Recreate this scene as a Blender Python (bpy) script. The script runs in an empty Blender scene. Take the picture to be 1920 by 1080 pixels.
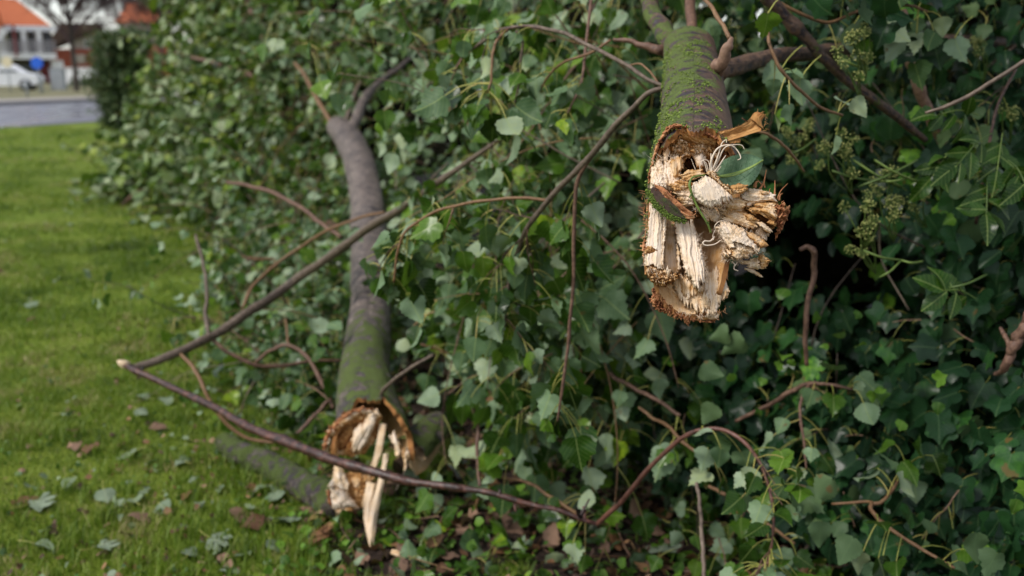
import bpy, math, random
import numpy as np
from mathutils import Vector
R = math.radians
rng = np.random.default_rng(7)
random.seed(7)
sc = bpy.context.scene

# ------------------------------------------------------------------ camera, light, exposure
FPX, PITCH, CAMH = 1867.0, R(12.5), 1.4          # focal length in photo pixels, downward pitch, lens height
cd = bpy.data.cameras.new('camera'); cam = bpy.data.objects.new('camera', cd)
sc.collection.objects.link(cam); sc.camera = cam
cam.location = (0, 0, CAMH); cam.rotation_euler = (math.pi/2 - PITCH, 0, 0)
cd.sensor_width = 36; cd.lens = 35; cd.clip_start = .05; cd.clip_end = 3000
cd.dof.use_dof = True; cd.dof.focus_distance = 1.435; cd.dof.aperture_fstop = 3.8

SUN_EL, SUN_AZ = R(52), math.atan2(-.85, -.5)
world = bpy.data.worlds.new('World'); sc.world = world; world.use_nodes = True
wn = world.node_tree; wn.nodes.clear()
sky = wn.nodes.new('ShaderNodeTexSky'); sky.sky_type = 'NISHITA'; sky.sun_disc = False
sky.sun_elevation = SUN_EL; sky.sun_rotation = SUN_AZ; sky.air_density = 1.0; sky.dust_density = 1.0; sky.ozone_density = 1.0
bg = wn.nodes.new('ShaderNodeBackground'); bg.inputs['Strength'].default_value = .11
wo = wn.nodes.new('ShaderNodeOutputWorld')
hs = wn.nodes.new('ShaderNodeHueSaturation'); hs.inputs['Saturation'].default_value = .42   # overcast: the cloud greys the blue
wn.links.new(sky.outputs[0], hs.inputs['Color']); wn.links.new(hs.outputs[0], bg.inputs[0]); wn.links.new(bg.outputs[0], wo.inputs[0])
sl = bpy.data.lights.new('sun', 'SUN'); sl.energy = 1.5; sl.angle = R(14); sl.color = (1, .95, .88)
so = bpy.data.objects.new('sun', sl); sc.collection.objects.link(so)
sv = Vector((math.sin(SUN_AZ)*math.cos(SUN_EL), math.cos(SUN_AZ)*math.cos(SUN_EL), math.sin(SUN_EL)))
so.rotation_euler = (-sv).to_track_quat('-Z', 'Y').to_euler(); so.location = (-6, -6, 12)
sc.view_settings.view_transform = 'Standard'; sc.view_settings.look = 'None'
sc.view_settings.exposure = 0.9; sc.view_settings.gamma = 1
cy = sc.cycles
cy.use_denoising = True; cy.max_bounces = 5; cy.diffuse_bounces = 3; cy.glossy_bounces = 2
cy.transmission_bounces = 3; cy.transparent_max_bounces = 4; cy.caustics_reflective = False; cy.caustics_refractive = False

# ------------------------------------------------------------------ measuring helpers
SP, CP = math.sin(PITCH), math.cos(PITCH)
def at(px, py, d):
    """world point seen at photo pixel (px,py), d metres ahead along the lens axis"""
    a = (px-960)/FPX*d; b = -(py-540)/FPX*d
    return np.array((a, b*SP + d*CP, CAMH + b*CP - d*SP))
def gd(py):                                      # depth of the ground at a pixel row
    return CAMH/(SP + (py-540)/FPX*CP)
def ground(px, py, z=0):
    p = at(px, py, gd(py)*(CAMH-z)/CAMH); return p
def W(px, py, w):                                # points of the near break: w toward the camera in units of .8 mm
    return at(px, py, 1.5 - w*.0008)
def norm(v):
    v = np.asarray(v, float); n = np.linalg.norm(v, axis=-1, keepdims=True); return v/np.maximum(n, 1e-9)
def smooth(pts, n):
    """Catmull-Rom through pts (any width), n samples evenly spread over the knots"""
    P = np.asarray(pts, float)
    if len(P) == 2: 
        t = np.linspace(0, 1, n)[:, None]; return P[0]*(1-t) + P[1]*t
    A = np.vstack([2*P[0]-P[1], P, 2*P[-1]-P[-2]])
    u = np.linspace(0, len(P)-1-1e-9, n); i = u.astype(int); t = (u-i)[:, None]
    p0, p1, p2, p3 = A[i], A[i+1], A[i+2], A[i+3]
    return .5*((2*p1) + (-p0+p2)*t + (2*p0-5*p1+4*p2-p3)*t*t + (-p0+3*p1-3*p2+p3)*t**3)
_T = np.random.default_rng(99).random((64, 64, 64))
def vn(x, y=0., z=0.):
    """smooth value noise, 0..1"""
    x, y, z = np.broadcast_arrays(np.asarray(x, float), np.asarray(y, float), np.asarray(z, float))
    xi, yi, zi = np.floor(x).astype(int), np.floor(y).astype(int), np.floor(z).astype(int)
    f = lambda t: t*t*(3-2*t)
    u, v, w = f(x-xi), f(y-yi), f(z-zi)
    g = lambda a, b, c: _T[(xi+a) % 64, (yi+b) % 64, (zi+c) % 64]
    l = lambda a, b, t: a*(1-t)+b*t
    return l(l(l(g(0,0,0), g(1,0,0), u), l(g(0,1,0), g(1,1,0), u), v), l(l(g(0,0,1), g(1,0,1), u), l(g(0,1,1), g(1,1,1), u), v), w)

# ------------------------------------------------------------------ mesh building
class MB:
    def __init__(s): s.V, s.F, s.A, s.M, s.n = [], [], [], [], 0
    def add(s, V, F, var=.5, gu=0., gv=0., mat=0):
        V = np.asarray(V, np.float32).reshape(-1, 3); F = np.asarray(F, np.int32)
        if F.shape[1] == 4: F = np.vstack([F[:, [0, 1, 2]], F[:, [0, 2, 3]]])
        n = len(V)
        A = np.empty((n, 3), np.float32); A[:, 0] = var; A[:, 1] = gu; A[:, 2] = gv
        s.V.append(V); s.F.append(F + s.n); s.A.append(A); s.M.append(np.full(len(F), mat, np.int32)); s.n += n
    def build(s, name, mats, parent=None, smooth=True):
        V = np.vstack(s.V); F = np.vstack(s.F); A = np.vstack(s.A); M = np.concatenate(s.M)
        me = bpy.data.meshes.new(name)
        me.vertices.add(len(V)); me.vertices.foreach_set('co', V.ravel())
        me.loops.add(F.size); me.loops.foreach_set('vertex_index', F.ravel())
        me.polygons.add(len(F)); me.polygons.foreach_set('loop_start', np.arange(len(F), dtype=np.int32)*3)
        me.polygons.foreach_set('material_index', M); me.polygons.foreach_set('use_smooth', np.full(len(F), smooth))
        for k, nm in enumerate(('var', 'gu', 'gv')):
            me.attributes.new(nm, 'FLOAT', 'POINT').data.foreach_set('value', A[:, k].copy())
        for m in (mats if isinstance(mats, (list, tuple)) else [mats]): me.materials.append(m)
        me.update(calc_edges=True); me.validate()
        o = bpy.data.objects.new(name, me); sc.collection.objects.link(o)
        if parent is not None:
            o.parent = parent
            o.location = -Vector(parent.location) if parent.type == 'EMPTY' else (0, 0, 0)
        return o
def thing(name, label, cat, loc=(0, 0, 0), group=None):
    o = bpy.data.objects.new(name, None); sc.collection.objects.link(o); o.location = tuple(loc); o.empty_display_size = .1
    return tag(o, label, cat, group)
def tag(o, label, cat, group=None):
    o['label'] = label; o['category'] = cat
    if group: o['group'] = group
    return o
def kind(o, k): o['kind'] = k; return o

def grid_faces(r, c, wrap=False):
    i, j = np.meshgrid(np.arange(r-1), np.arange(c if wrap else c-1), indexing='ij'); i, j = i.ravel(), j.ravel(); k = (j+1) % c
    return np.stack([i*c+j, i*c+k, (i+1)*c+k, (i+1)*c+j], 1)
def frames(P):
    T = norm(np.gradient(P, axis=0)); up = np.array((0., 0, 1)) if abs(T[0][2]) < .9 else np.array((1., 0, 0))
    X = norm(np.cross(T[0], up)); Xs = [X]
    for t in T[1:]:
        X = norm(X - t*np.dot(X, t)); Xs.append(X)
    Xs = np.array(Xs); return T, Xs, np.cross(T, Xs)
def tube(mb, P, r, sides=8, var=.5, mat=0, bump=.0, knots=0, cap=True):
    P = np.asarray(P, float); n = len(P); r = np.broadcast_to(np.asarray(r, float), (n,)).copy()
    if knots:
        for k in range(knots):
            c = random.random()*n; r *= 1 + .14*np.exp(-((np.arange(n)-c)/max(1., n*.012))**2)
    T, X, Y = frames(P); a = np.linspace(0, 2*np.pi, sides, endpoint=False)
    rr = r[:, None]*(1 + (bump*(vn(np.arange(n)[:, None]*.7+P[0, 0]*31, np.cos(a)[None]*1.5+7, np.sin(a)[None]*1.5+9)-.5) if bump else 0))
    V = P[:, None] + rr[..., None]*(np.cos(a)[None, :, None]*X[:, None] + np.sin(a)[None, :, None]*Y[:, None])
    s = np.concatenate([[0], np.cumsum(np.linalg.norm(np.diff(P, axis=0), axis=1))])
    V = V.reshape(-1, 3); F = grid_faces(n, sides, True)
    gu = np.repeat(s, sides); gv = np.tile(np.arange(sides)/sides, n)
    if cap:
        V = np.vstack([V, P[0], P[-1]]); b = n*sides; j = np.arange(sides); k = (j+1) % sides
        F = np.vstack([np.vstack([F[:, [0, 1, 2]], F[:, [0, 2, 3]]]), np.stack([np.full(sides, b), k, j], 1), np.stack([np.full(sides, b+1), (n-1)*sides+j, (n-1)*sides+k], 1)])
        gu = np.append(gu, [0, s[-1]]); gv = np.append(gv, [0, 0])
    mb.add(V, F, var, gu, gv, mat)

# ------------------------------------------------------------------ materials
def newmat(name):
    m = bpy.data.materials.new(name); m.use_nodes = True; nt = m.node_tree; nt.nodes.clear()
    def N(t, ins=None, **kw):
        nd = nt.nodes.new('ShaderNode'+t)
        for k, v in kw.items(): setattr(nd, k, v)
        for k, v in (ins or {}).items():
            s = nd.inputs[k]
            if hasattr(v, 'is_output'): nt.links.new(v, s)
            else: s.default_value = (*v, 1) if s.type == 'RGBA' and len(v) == 3 else v
        return nd
    return m, nt, N
def ramp(N, fac, stops):
    nd = N('ValToRGB', {'Fac': fac}); el = nd.color_ramp.elements
    while len(el) < len(stops): el.new(.5)
    for e, (p, c) in zip(el, stops): e.position = p; e.color = (*c, 1)
    return nd.outputs[0]
def mixc(N, f, a, b, mode='MIX'):
    nd = N('Mix', data_type='RGBA', blend_type=mode)
    for i, v in ((0, f), (6, a), (7, b)):
        s = nd.inputs[i]
        if hasattr(v, 'is_output'): nd.id_data.links.new(v, s)
        else: s.default_value = v if i == 0 else (*v, 1)
    return nd.outputs[2]
def attr(N, nm): return N('Attribute', attribute_name=nm).outputs['Fac']
def mth(N, op, a, b=None, c=None, clamp=False):
    nd = N('Math', operation=op, use_clamp=clamp)
    for i, v in enumerate((a, b, c)):
        if v is None: continue
        if hasattr(v, 'is_output'): nd.id_data.links.new(v, nd.inputs[i])
        else: nd.inputs[i].default_value = v
    return nd.outputs[0]
def noise(N, vec=None, scale=5., detail=4., rough=.6, dist=0.):
    ins = {'Scale': scale, 'Detail': detail, 'Roughness': rough, 'Distortion': dist}
    if vec is not None: ins['Vector'] = vec
    return N('TexNoise', ins).outputs['Fac']
def finish(nt, N, color, rough=.7, bump=None, bstr=.3, bdist=.002, spec=.5, trans=None, tcol=None, extra=None):
    ins = {'Base Color': color if hasattr(color, 'is_output') else (*color, 1), 'Roughness': rough, 'Specular IOR Level': spec}
    ins.update(extra or {})
    if bump is not None: ins['Normal'] = N('Bump', {'Height': bump, 'Strength': bstr, 'Distance': bdist}).outputs[0]
    b = N('BsdfPrincipled', ins).outputs[0]
    if trans:
        t = N('BsdfTranslucent', {'Color': tcol}).outputs[0]; b = N('MixShader', {0: trans, 1: b, 2: t}).outputs[0]
    N('OutputMaterial', {'Surface': b})
def objco(N): return N('TexCoord').outputs['Object']

def leaf_mat(name, top, under, rough=.28, trans=.20, vein=.5, veincol=(.30, .38, .12), spec=.26):
    m, nt, N = newmat(name); v = attr(N, 'var'); u = attr(N, 'gu'); w = attr(N, 'gv')
    n = noise(N, objco(N), 55, 3)
    v2 = mth(N, 'ADD', v, mth(N, 'MULTIPLY', mth(N, 'SUBTRACT', n, .5), .35), clamp=True)
    ct = ramp(N, v2, top); cu = ramp(N, v2, under)
    back = N('NewGeometry').outputs['Backfacing']
    c = mixc(N, back, ct, cu)
    aw = mth(N, 'ABSOLUTE', w)
    mid = mth(N, 'LESS_THAN', aw, .016)
    side = mth(N, 'GREATER_THAN', mth(N, 'SINE', mth(N, 'MULTIPLY', mth(N, 'SUBTRACT', u, mth(N, 'MULTIPLY', aw, .75)), 46.)), .93)
    vv = mth(N, 'MULTIPLY', mth(N, 'MAXIMUM', mid, mth(N, 'MULTIPLY', side, .45)), vein)
    c = mixc(N, vv, c, veincol)
    br = N('MapRange', {0: noise(N, objco(N), 21, 3, .6), 1: .66, 2: .70}).outputs[0]
    c = mixc(N, mth(N, 'MULTIPLY', br, .75), c, (.13, .075, .025))
    tc = mixc(N, .5, ct, (.16, .30, .03))
    rb = mth(N, 'ADD', rough, mth(N, 'MULTIPLY', back, .25))
    finish(nt, N, c, rb, mth(N, 'ADD', n, side), .25, .001, spec, trans, tc); return m
POPTOP = [(0, (.006, .022, .002)), (.4, (.022, .066, .005)), (.75, (.062, .138, .010)), (.94, (.115, .205, .015)), (1, (.21, .30, .015))]
POPUND = [(0, (.04, .09, .028)), (.45, (.145, .23, .115)), (.85, (.26, .335, .22)), (1, (.30, .36, .19))]
M = {}
M['poplar'] = leaf_mat('poplar_leaf', POPTOP, POPUND)
M['far_leaf'] = leaf_mat('grey_leaf', [(0, (.010, .031, .003)), (.4, (.036, .082, .006)), (.8, (.115, .185, .012)), (1, (.30, .35, .03))],
                         [(0, (.05, .10, .03)), (.5, (.17, .24, .10)), (1, (.40, .46, .29))], .4)
M['ivy'] = leaf_mat('ivy_leaf', [(0, (.006, .020, .010)), (.5, (.012, .042, .014)), (.8, (.022, .075, .018)), (.93, (.05, .15, .02)), (1, (.17, .34, .03))],
                    [(0, (.05, .09, .04)), (1, (.11, .17, .06))], .28, .10, .55, (.09, .15, .06), .20)
M['lime'] = leaf_mat('young_leaf', [(0, (.03, .09, .012)), (1, (.14, .28, .025))], [(0, (.10, .17, .05)), (1, (.2, .33, .06))], .4, .3)
M['yew'] = leaf_mat('dark_leaf', [(0, (.008, .022, .008)), (.7, (.018, .05, .012)), (1, (.05, .09, .02))], [(0, (.03, .06, .02)), (1, (.06, .10, .04))], .45, .1)
M['brown_leaf'] = leaf_mat('brown_leaf', [(0, (.035, .018, .012)), (.4, (.10, .045, .02)), (.75, (.22, .11, .05)), (1, (.36, .20, .10))],
                           [(0, (.06, .035, .03)), (1, (.33, .20, .13))], .6, .1, .4, (.2, .12, .06))
M['rust_leaf'] = leaf_mat('rust_leaf', [(0, (.10, .035, .01)), (1, (.30, .12, .02))], [(0, (.15, .06, .02)), (1, (.3, .14, .04))], .6, .2)
M['pale_leaf'] = leaf_mat('pale_fallen_leaf', [(0, (.08, .12, .06)), (1, (.22, .28, .16))], [(0, (.11, .16, .09)), (.6, (.20, .25, .17)), (1, (.36, .40, .29))], .5, .1, .4, (.4, .42, .25))

def plain(name, stops, scale=40, rough=.65, bstr=.3, bdist=.002, spec=.4, use_var=True, vec=None):
    m, nt, N = newmat(name); n = noise(N, objco(N), scale, 5)
    f = mth(N, 'ADD', n, mth(N, 'MULTIPLY', mth(N, 'SUBTRACT', attr(N, 'var'), .5), .7), clamp=True) if use_var else n
    finish(nt, N, ramp(N, f, stops), rough, n, bstr, bdist, spec); return m
M['petiole'] = plain('petiole', [(.2, (.20, .22, .04)), (.6, (.36, .36, .085)), (.9, (.42, .33, .10))], 30, .5, .05)
M['twig'] = plain('twig_bark', [(.2, (.04, .022, .016)), (.5, (.13, .068, .045)), (.8, (.26, .155, .10))], 90, .6, .5)
M['twig_orange'] = plain('young_twig_bark', [(.2, (.10, .045, .02)), (.5, (.18, .095, .045)), (.85, (.29, .18, .08))], 90, .55, .5)
M['twig_red'] = plain('wet_red_bark', [(.28, (.012, .007, .006)), (.5, (.048, .018, .013)), (.72, (.15, .06, .042))], 42, .42, .9, .004, spec=.5)
M['twig_grey'] = plain('grey_twig_bark', [(.2, (.035, .026, .02)), (.5, (.12, .085, .062)), (.85, (.25, .19, .14))], 70, .6, .5)
M['umbel'] = plain('ivy_flower', [(.2, (.13, .16, .035)), (.6, (.27, .29, .085)), (.9, (.38, .36, .12))], 200, .6, .2)
M['green_stem'] = plain('green_stem', [(.2, (.05, .09, .015)), (.8, (.14, .2, .04))], 60, .5, .1)
M['gap_shade'] = plain('painted_gap_shade', [(.3, (.004, .005, .003)), (.7, (.013, .012, .008))], 14, 1., .8, .03, .0, False)  # near-black colour that paints the shade between the leaves

def wood_mat(name, dark=1.0):
    m, nt, N = newmat(name); u, w, v = attr(N, 'gu'), attr(N, 'gv'), attr(N, 'var')
    co = N('CombineXYZ', {'X': mth(N, 'MULTIPLY', w, .32), 'Y': mth(N, 'MULTIPLY', u, .022), 'Z': mth(N, 'MULTIPLY', v, 13.)}).outputs[0]
    co2 = N('CombineXYZ', {'X': mth(N, 'MULTIPLY', w, 1.1), 'Y': mth(N, 'MULTIPLY', u, .07), 'Z': mth(N, 'MULTIPLY', v, 29.)}).outputs[0]
    n1 = noise(N, co, 1.0, 5, .6); n2 = noise(N, co2, 1.0, 3, .6); n3 = noise(N, objco(N), 48, 5, .62)
    f = mth(N, 'ADD', v, mth(N, 'MULTIPLY', mth(N, 'SUBTRACT', n1, .5), .28))
    f = mth(N, 'ADD', f, mth(N, 'MULTIPLY', mth(N, 'SUBTRACT', n3, .48), .40), clamp=True)
    c = ramp(N, f, [(0, (.72*dark, .595*dark, .47*dark)), (.2, (.67*dark, .49*dark, .31*dark)), (.42, (.50*dark, .28*dark, .105*dark)),
                    (.62, (.34*dark, .155*dark, .05*dark)), (.82, (.20, .078, .038)), (1, (.055, .028, .022))])
    sp = mth(N, 'GREATER_THAN', noise(N, objco(N), 420, 1), .735)
    c = mixc(N, mth(N, 'MULTIPLY', sp, .7), c, (.07, .035, .02))
    h = mth(N, 'ADD', n2, mth(N, 'MULTIPLY', n3, .6))
    finish(nt, N, c, .75, h, .3, .0009, .15); return m
M['wood'] = wood_mat('torn_wood')
def fray_mat():
    m, nt, N = newmat('torn_bark_fibre'); n = noise(N, objco(N), 260, 4, .7); v = attr(N, 'var')
    f = mth(N, 'ADD', n, mth(N, 'MULTIPLY', mth(N, 'SUBTRACT', v, .5), .6), clamp=True)
    finish(nt, N, ramp(N, f, [(.12, (.09, .034, .018)), (.4, (.30, .115, .052)), (.65, (.47, .22, .10)), (.95, (.60, .38, .20))]), .85, n, .8, .0015, .15); return m
M['fray'] = fray_mat()
def bark_mat(name, base, dark, moss, mscale=1., lent=0., bump=.004):
    """base/dark colour stops; var = how mossy; gu along the bough (m), gv round it"""
    m, nt, N = newmat(name); u, w, v = attr(N, 'gu'), attr(N, 'gv'), attr(N, 'var')
    P = objco(N)
    n1 = noise(N, P, 28*mscale, 6, .65); n2 = noise(N, P, 120*mscale, 5, .7); n4 = noise(N, P, 420*mscale, 3, .7)
    band = N('CombineXYZ', {'X': mth(N, 'MULTIPLY', u, 42*mscale), 'Y': mth(N, 'MULTIPLY', w, 5.), 'Z': 0.}).outputs[0]
    nb = noise(N, band, 1., 5, .62, .8)
    c = ramp(N, n2, base)
    dk = N('MapRange', {0: nb, 1: .50, 2: .60}).outputs[0]
    c = mixc(N, mth(N, 'MULTIPLY', dk, .9), c, ramp(N, n2, dark))
    if lent:
        ln = N('CombineXYZ', {'X': mth(N, 'MULTIPLY', u, 95), 'Y': mth(N, 'MULTIPLY', w, 9.), 'Z': 3.}).outputs[0]
        c = mixc(N, mth(N, 'MULTIPLY', N('MapRange', {0: noise(N, ln, 1., 2, .5), 1: .62, 2: .7}).outputs[0], lent), c, (.03, .022, .03))
    q = mth(N, 'ADD', mth(N, 'MULTIPLY', n1, .55), mth(N, 'MULTIPLY', mth(N, 'SUBTRACT', 1., nb), .45))
    q = mth(N, 'ADD', mth(N, 'MULTIPLY', mth(N, 'SUBTRACT', q, .5), 3.1), .45); q = mth(N, 'ADD', q, mth(N, 'MULTIPLY', mth(N, 'SUBTRACT', n2, .5), .5))
    mm = N('MapRange', {0: mth(N, 'ADD', q, mth(N, 'SUBTRACT', v, 1.)), 1: .02, 2: .12}).outputs[0]
    mc = ramp(N, n4, moss)
    c = mixc(N, mm, c, mc)
    h = mth(N, 'ADD', mth(N, 'SUBTRACT', mth(N, 'ADD', n2, mth(N, 'MULTIPLY', n4, .5)), mth(N, 'MULTIPLY', dk, .6)), mth(N, 'MULTIPLY', mm, mth(N, 'MULTIPLY', n4, 1.8)))
    rg = mth(N, 'ADD', .5, mth(N, 'MULTIPLY', mm, .4))
    finish(nt, N, c, rg, h, .8, bump, .4); return m
MOSS = [(.25, (.05, .075, .014)), (.5, (.12, .165, .035)), (.75, (.23, .28, .08))]
M['bark'] = bark_mat('mossy_bark', [(.2, (.05, .027, .018)), (.5, (.15, .088, .058)), (.8, (.27, .175, .12))], [(.2, (.014, .011, .015)), (.8, (.05, .04, .052))], MOSS)
M['bark_grey'] = bark_mat('mossy_grey_bark', [(.32, (.055, .042, .036)), (.5, (.165, .125, .105)), (.68, (.36, .30, .26))], [(.2, (.020, .016, .018)), (.8, (.07, .056, .06))], MOSS, .75, .9, .009)
M['moss'] = plain('moss_tufts', [(.2, (.05, .08, .014)), (.5, (.13, .185, .035)), (.85, (.26, .33, .085))], 300, .9, .2, spec=.1)

# ------------------------------------------------------------------ setting: ground, lawn, road
def soil_of(x, y):
    """1 on bare litter and earth under the hedge, 0 on the lawn"""
    e = -.42 + .10*(y-2.8) - .12*np.maximum(y-5, 0)
    e = np.where(y > 3.6, -.34 - .33*(y-3.6), e)
    d = x - e + (vn(x*3.1+50, y*3.1+50, 3.)-.5)*.9 + (vn(x*9+5, y*9+5, 8.)-.5)*.4
    return np.clip(d/.5+.5, 0, 1)*np.clip((16-y)/4, 0, 1)
def gz(x, y):
    return (vn(x*1.3+20, y*1.3+20)-.5)*.045*np.clip(1-(np.hypot(x, y)-8)/10, 0, 1) + (vn(x*6+20, y*6+20, 4.)-.5)*.018*np.clip((9-y)/5, 0, 1)
def ground_mat():
    m, nt, N = newmat('lawn_and_earth'); P = objco(N)
    n1 = noise(N, P, .8, 4); n2 = noise(N, P, 9, 5); n3 = noise(N, P, 60, 4, .7); s = attr(N, 'var')
    g = ramp(N, mth(N, 'ADD', mth(N, 'MULTIPLY', n2, .5), mth(N, 'MULTIPLY', n3, .5)), [(.25, (.05, .085, .010)), (.5, (.14, .205, .018)), (.75, (.24, .29, .035))])
    g = mixc(N, N('MapRange', {0: n1, 1: .42, 2: .72}).outputs[0], g, (.17, .21, .025))
    e = ramp(N, n3, [(.25, (.010, .007, .006)), (.5, (.032, .021, .016)), (.8, (.085, .055, .04))])
    f = N('MapRange', {0: mth(N, 'ADD', s, mth(N, 'MULTIPLY', mth(N, 'SUBTRACT', n2, .5), .7)), 1: .4, 2: .62}).outputs[0]
    finish(nt, N, mixc(N, f, g, e), .9, n3, .8, .02, .2); return m
xs = np.concatenate([np.linspace(-260, -14, 26), np.linspace(-12, 6, 181), np.linspace(8, 260, 26)])
ys = np.concatenate([np.linspace(-40, 0, 6), np.linspace(.6, 16, 155), np.linspace(18, 60, 14), np.linspace(80, 900, 20)])
gx, gy = np.meshgrid(xs, ys); gxr, gyr = gx.ravel(), gy.ravel()
mb = MB(); mb.add(np.stack([gxr, gyr, gz(gxr, gyr)], 1), grid_faces(len(ys), len(xs)), soil_of(gxr, gyr))
kind(mb.build('ground', ground_mat()), 'structure')

def blades(n, x, y, h, wd, var):
    az = rng.random(n)*6.283; ln = rng.random(n)*.9*h; b = az + 1.57 + rng.normal(0, .5, n)
    z = gz(x, y)
    p = np.stack([x, y, z-.004], 1); sd = np.stack([np.cos(b), np.sin(b), 0*b], 1)*wd[:, None]
    d = np.stack([np.cos(az)*ln, np.sin(az)*ln, 0*az], 1); up = np.stack([0*h, 0*h, h], 1)
    V = np.stack([p-sd, p+sd, p+d*.35+up*.6-sd*.8, p+d*.35+up*.6+sd*.8, p+d+up], 1).reshape(-1, 3)
    F = (np.arange(n)[:, None, None]*5 + np.array([[0, 1, 3], [0, 3, 2], [2, 3, 4]])).reshape(-1, 3)
    return V, F, np.repeat(var, 5)
def grass_mat():
    m, nt, N = newmat('grass_blade'); v = attr(N, 'var')
    c = ramp(N, v, [(0, (.038, .066, .008)), (.4, (.130, .212, .018)), (.75, (.235, .30, .042)), (1, (.34, .265, .13))])
    finish(nt, N, c, .5, spec=.35, trans=.25, tcol=(.18, .30, .02)); return m
mb = MB()
for (y0, y1, n, hh, ww) in ((2.3, 4.5, 95000, .030, .0016), (4.5, 8, 80000, .032, .0026), (8, 14, 50000, .035, .0045), (14, 24, 30000, .045, .008)):
    y = y0 + (y1-y0)*rng.random(n); xl = -.56*y - .5; xr = np.where(y < 4, .8, -.1*y)
    x = xl + (xr-xl)*rng.random(n); keep = rng.random(n) > soil_of(x, y)*1.15-.08
    x, y = x[keep], y[keep]; n = len(x)
    pat = vn(x*2.2+9, y*2.2+9, 2.); h = hh*(.45+.8*rng.random(n))*(.35+1.1*pat)*(.6+.8*vn(x*9, y*9, 5.))
    mb.add(*blades(n, x, y, h, ww*(.6+.8*rng.random(n)), np.clip(-.36 + .85*vn(x*1.3+3, y*1.3+3, 9.) + .85*vn(x*6+3, y*6+3, 4.) + rng.normal(0, .19, n), 0, 1)))
for c in range(900):                               # longer tufts the mower missed
    y0 = 2.35+6*random.random()**1.5; x0 = random.uniform(-.56*y0-.2, .1-.16*y0) if c % 2 else -.3-.17*y0+random.gauss(0, .25); n = 16
    if soil_of(np.array(x0), np.array(y0)) > .85: continue
    h = rng.uniform(.03, .075, n); mb.add(*blades(n, x0+rng.normal(0, .018, n), y0+rng.normal(0, .018, n), h, np.full(n, .0018), np.clip(rng.normal(random.uniform(.15, .7), .12, n), 0, 1)))
kind(tag(mb.build('grass', grass_mat()), 'short mown green lawn grass beside the fallen boughs', 'grass'), 'stuff')

def strip(name, a0, a1, b0, b1, z, m, kindn='structure', n=40, h=None):
    """ribbon between the line a0-a1 and the line b0-b1"""
    t = np.linspace(0, 1, n)[:, None]; A = np.array(a0)*(1-t)+np.array(a1)*t; B = np.array(b0)*(1-t)+np.array(b1)*t
    A, B = np.c_[A[:, :2], np.full(n, z)], np.c_[B[:, :2], np.full(n, z)]
    mb = MB(); mb.add(np.stack([A, B], 1).reshape(-1, 3), grid_faces(n, 2))
    if h:
        A2, B2 = A-[0, 0, h], B-[0, 0, h]
        mb.add(np.stack([A2, A], 1).reshape(-1, 3), grid_faces(n, 2)); mb.add(np.stack([B, B2], 1).reshape(-1, 3), grid_faces(n, 2))
    return kind(mb.build(name, m, smooth=False), kindn)
def road_mat():
    m, nt, N = newmat('wet_asphalt'); P = objco(N)
    n1 = noise(N, N('Mapping', {0: P, 3: (.25, .05, 1)}).outputs[0], 3, 4); n2 = noise(N, P, 30, 4)
    c = ramp(N, n2, [(.3, (.10, .10, .12)), (.7, (.19, .19, .22))])
    r = N('MapRange', {0: n1, 1: .4, 2: .6, 3: .22, 4: .6}).outputs[0]
    finish(nt, N, c, r, n2, .1, .01); return m
ra, rb2 = ground(-150, 251), ground(420, 213); rd = norm((rb2-ra)[:2]); rn = np.array((-rd[1], rd[0]))
far0 = ground(40, 197)[:2]; wid = abs(np.dot(far0-ra[:2], rn)); 
def rline(off): return np.append(ra[:2]+rn*off-rd*30, 0), np.append(ra[:2]+rn*off+rd*130, 0)
strip('road', *rline(0), *rline(wid), .02, road_mat())
M['pave'] = plain('pavement_slabs', [(.3, (.24, .215, .20)), (.7, (.36, .33, .30))], 8, .7, use_var=False)
M['kerb'] = plain('kerb_stone', [(.3, (.16, .15, .15)), (.7, (.26, .25, .25))], 20, .8, use_var=False)
M['verge'] = plain('worn_verge', [(.3, (.11, .115, .045)), (.7, (.22, .195, .11))], .6, .9, use_var=False)
strip('kerb', *rline(wid+.004), *rline(wid+.3), .14, M['kerb'], h=.2)
strip('pavement', *rline(wid+.304), *rline(wid+3.2), .13, M['pave'])
strip('verge', *rline(wid+3.2), *rline(wid+34), .11, M['verge'])

# ------------------------------------------------------------------ street behind (far, well out of focus)
def box(mb, c, s, rz=0., var=.5, mat=0):
    x, y, z = np.array(s)/2.; V = np.array([(i*x, j*y, k*z) for k in (-1, 1) for i, j in ((-1, -1), (1, -1), (1, 1), (-1, 1))])
    cc, ss = math.cos(rz), math.sin(rz); V = V@np.array([[cc, ss, 0], [-ss, cc, 0], [0, 0, 1]])+np.array(c)
    mb.add(V, [[3, 2, 1, 0], [4, 5, 6, 7], [0, 1, 5, 4], [1, 2, 6, 5], [2, 3, 7, 6], [3, 0, 4, 7]], var, 0, 0, mat)
def bpart(name, m, par, *boxes):
    mb = MB()
    for b in boxes: box(mb, *b)
    return mb.build(name, m, par, False)
def poly_prism(mb, P, ext, var=.5):
    """convex polygon P (n,3) extruded by vector ext"""
    P = np.asarray(P, float); n = len(P); V = np.vstack([P, P+np.asarray(ext)])
    F = [[0, i, i+1] for i in range(1, n-1)] + [[n, n+i+1, n+i] for i in range(1, n-1)]
    for i in range(n): j = (i+1) % n; F += [[i, n+i, n+j], [i, n+j, j]]
    mb.add(V, F, var)
def pm(name, a, b, scale=4, rough=.7): return plain(name, [(.3, a), (.7, b)], scale, rough, .15, .01, use_var=False)
M['white'] = pm('white_render', (.72, .72, .74), (.82, .82, .83)); M['roof'] = pm('red_roof_tile', (.34, .085, .03), (.50, .14, .05), 6)
M['brickred'] = pm('red_brick', (.27, .055, .03), (.36, .09, .05), 9); M['beige'] = pm('beige_render', (.42, .34, .29), (.5, .42, .37))
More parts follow.
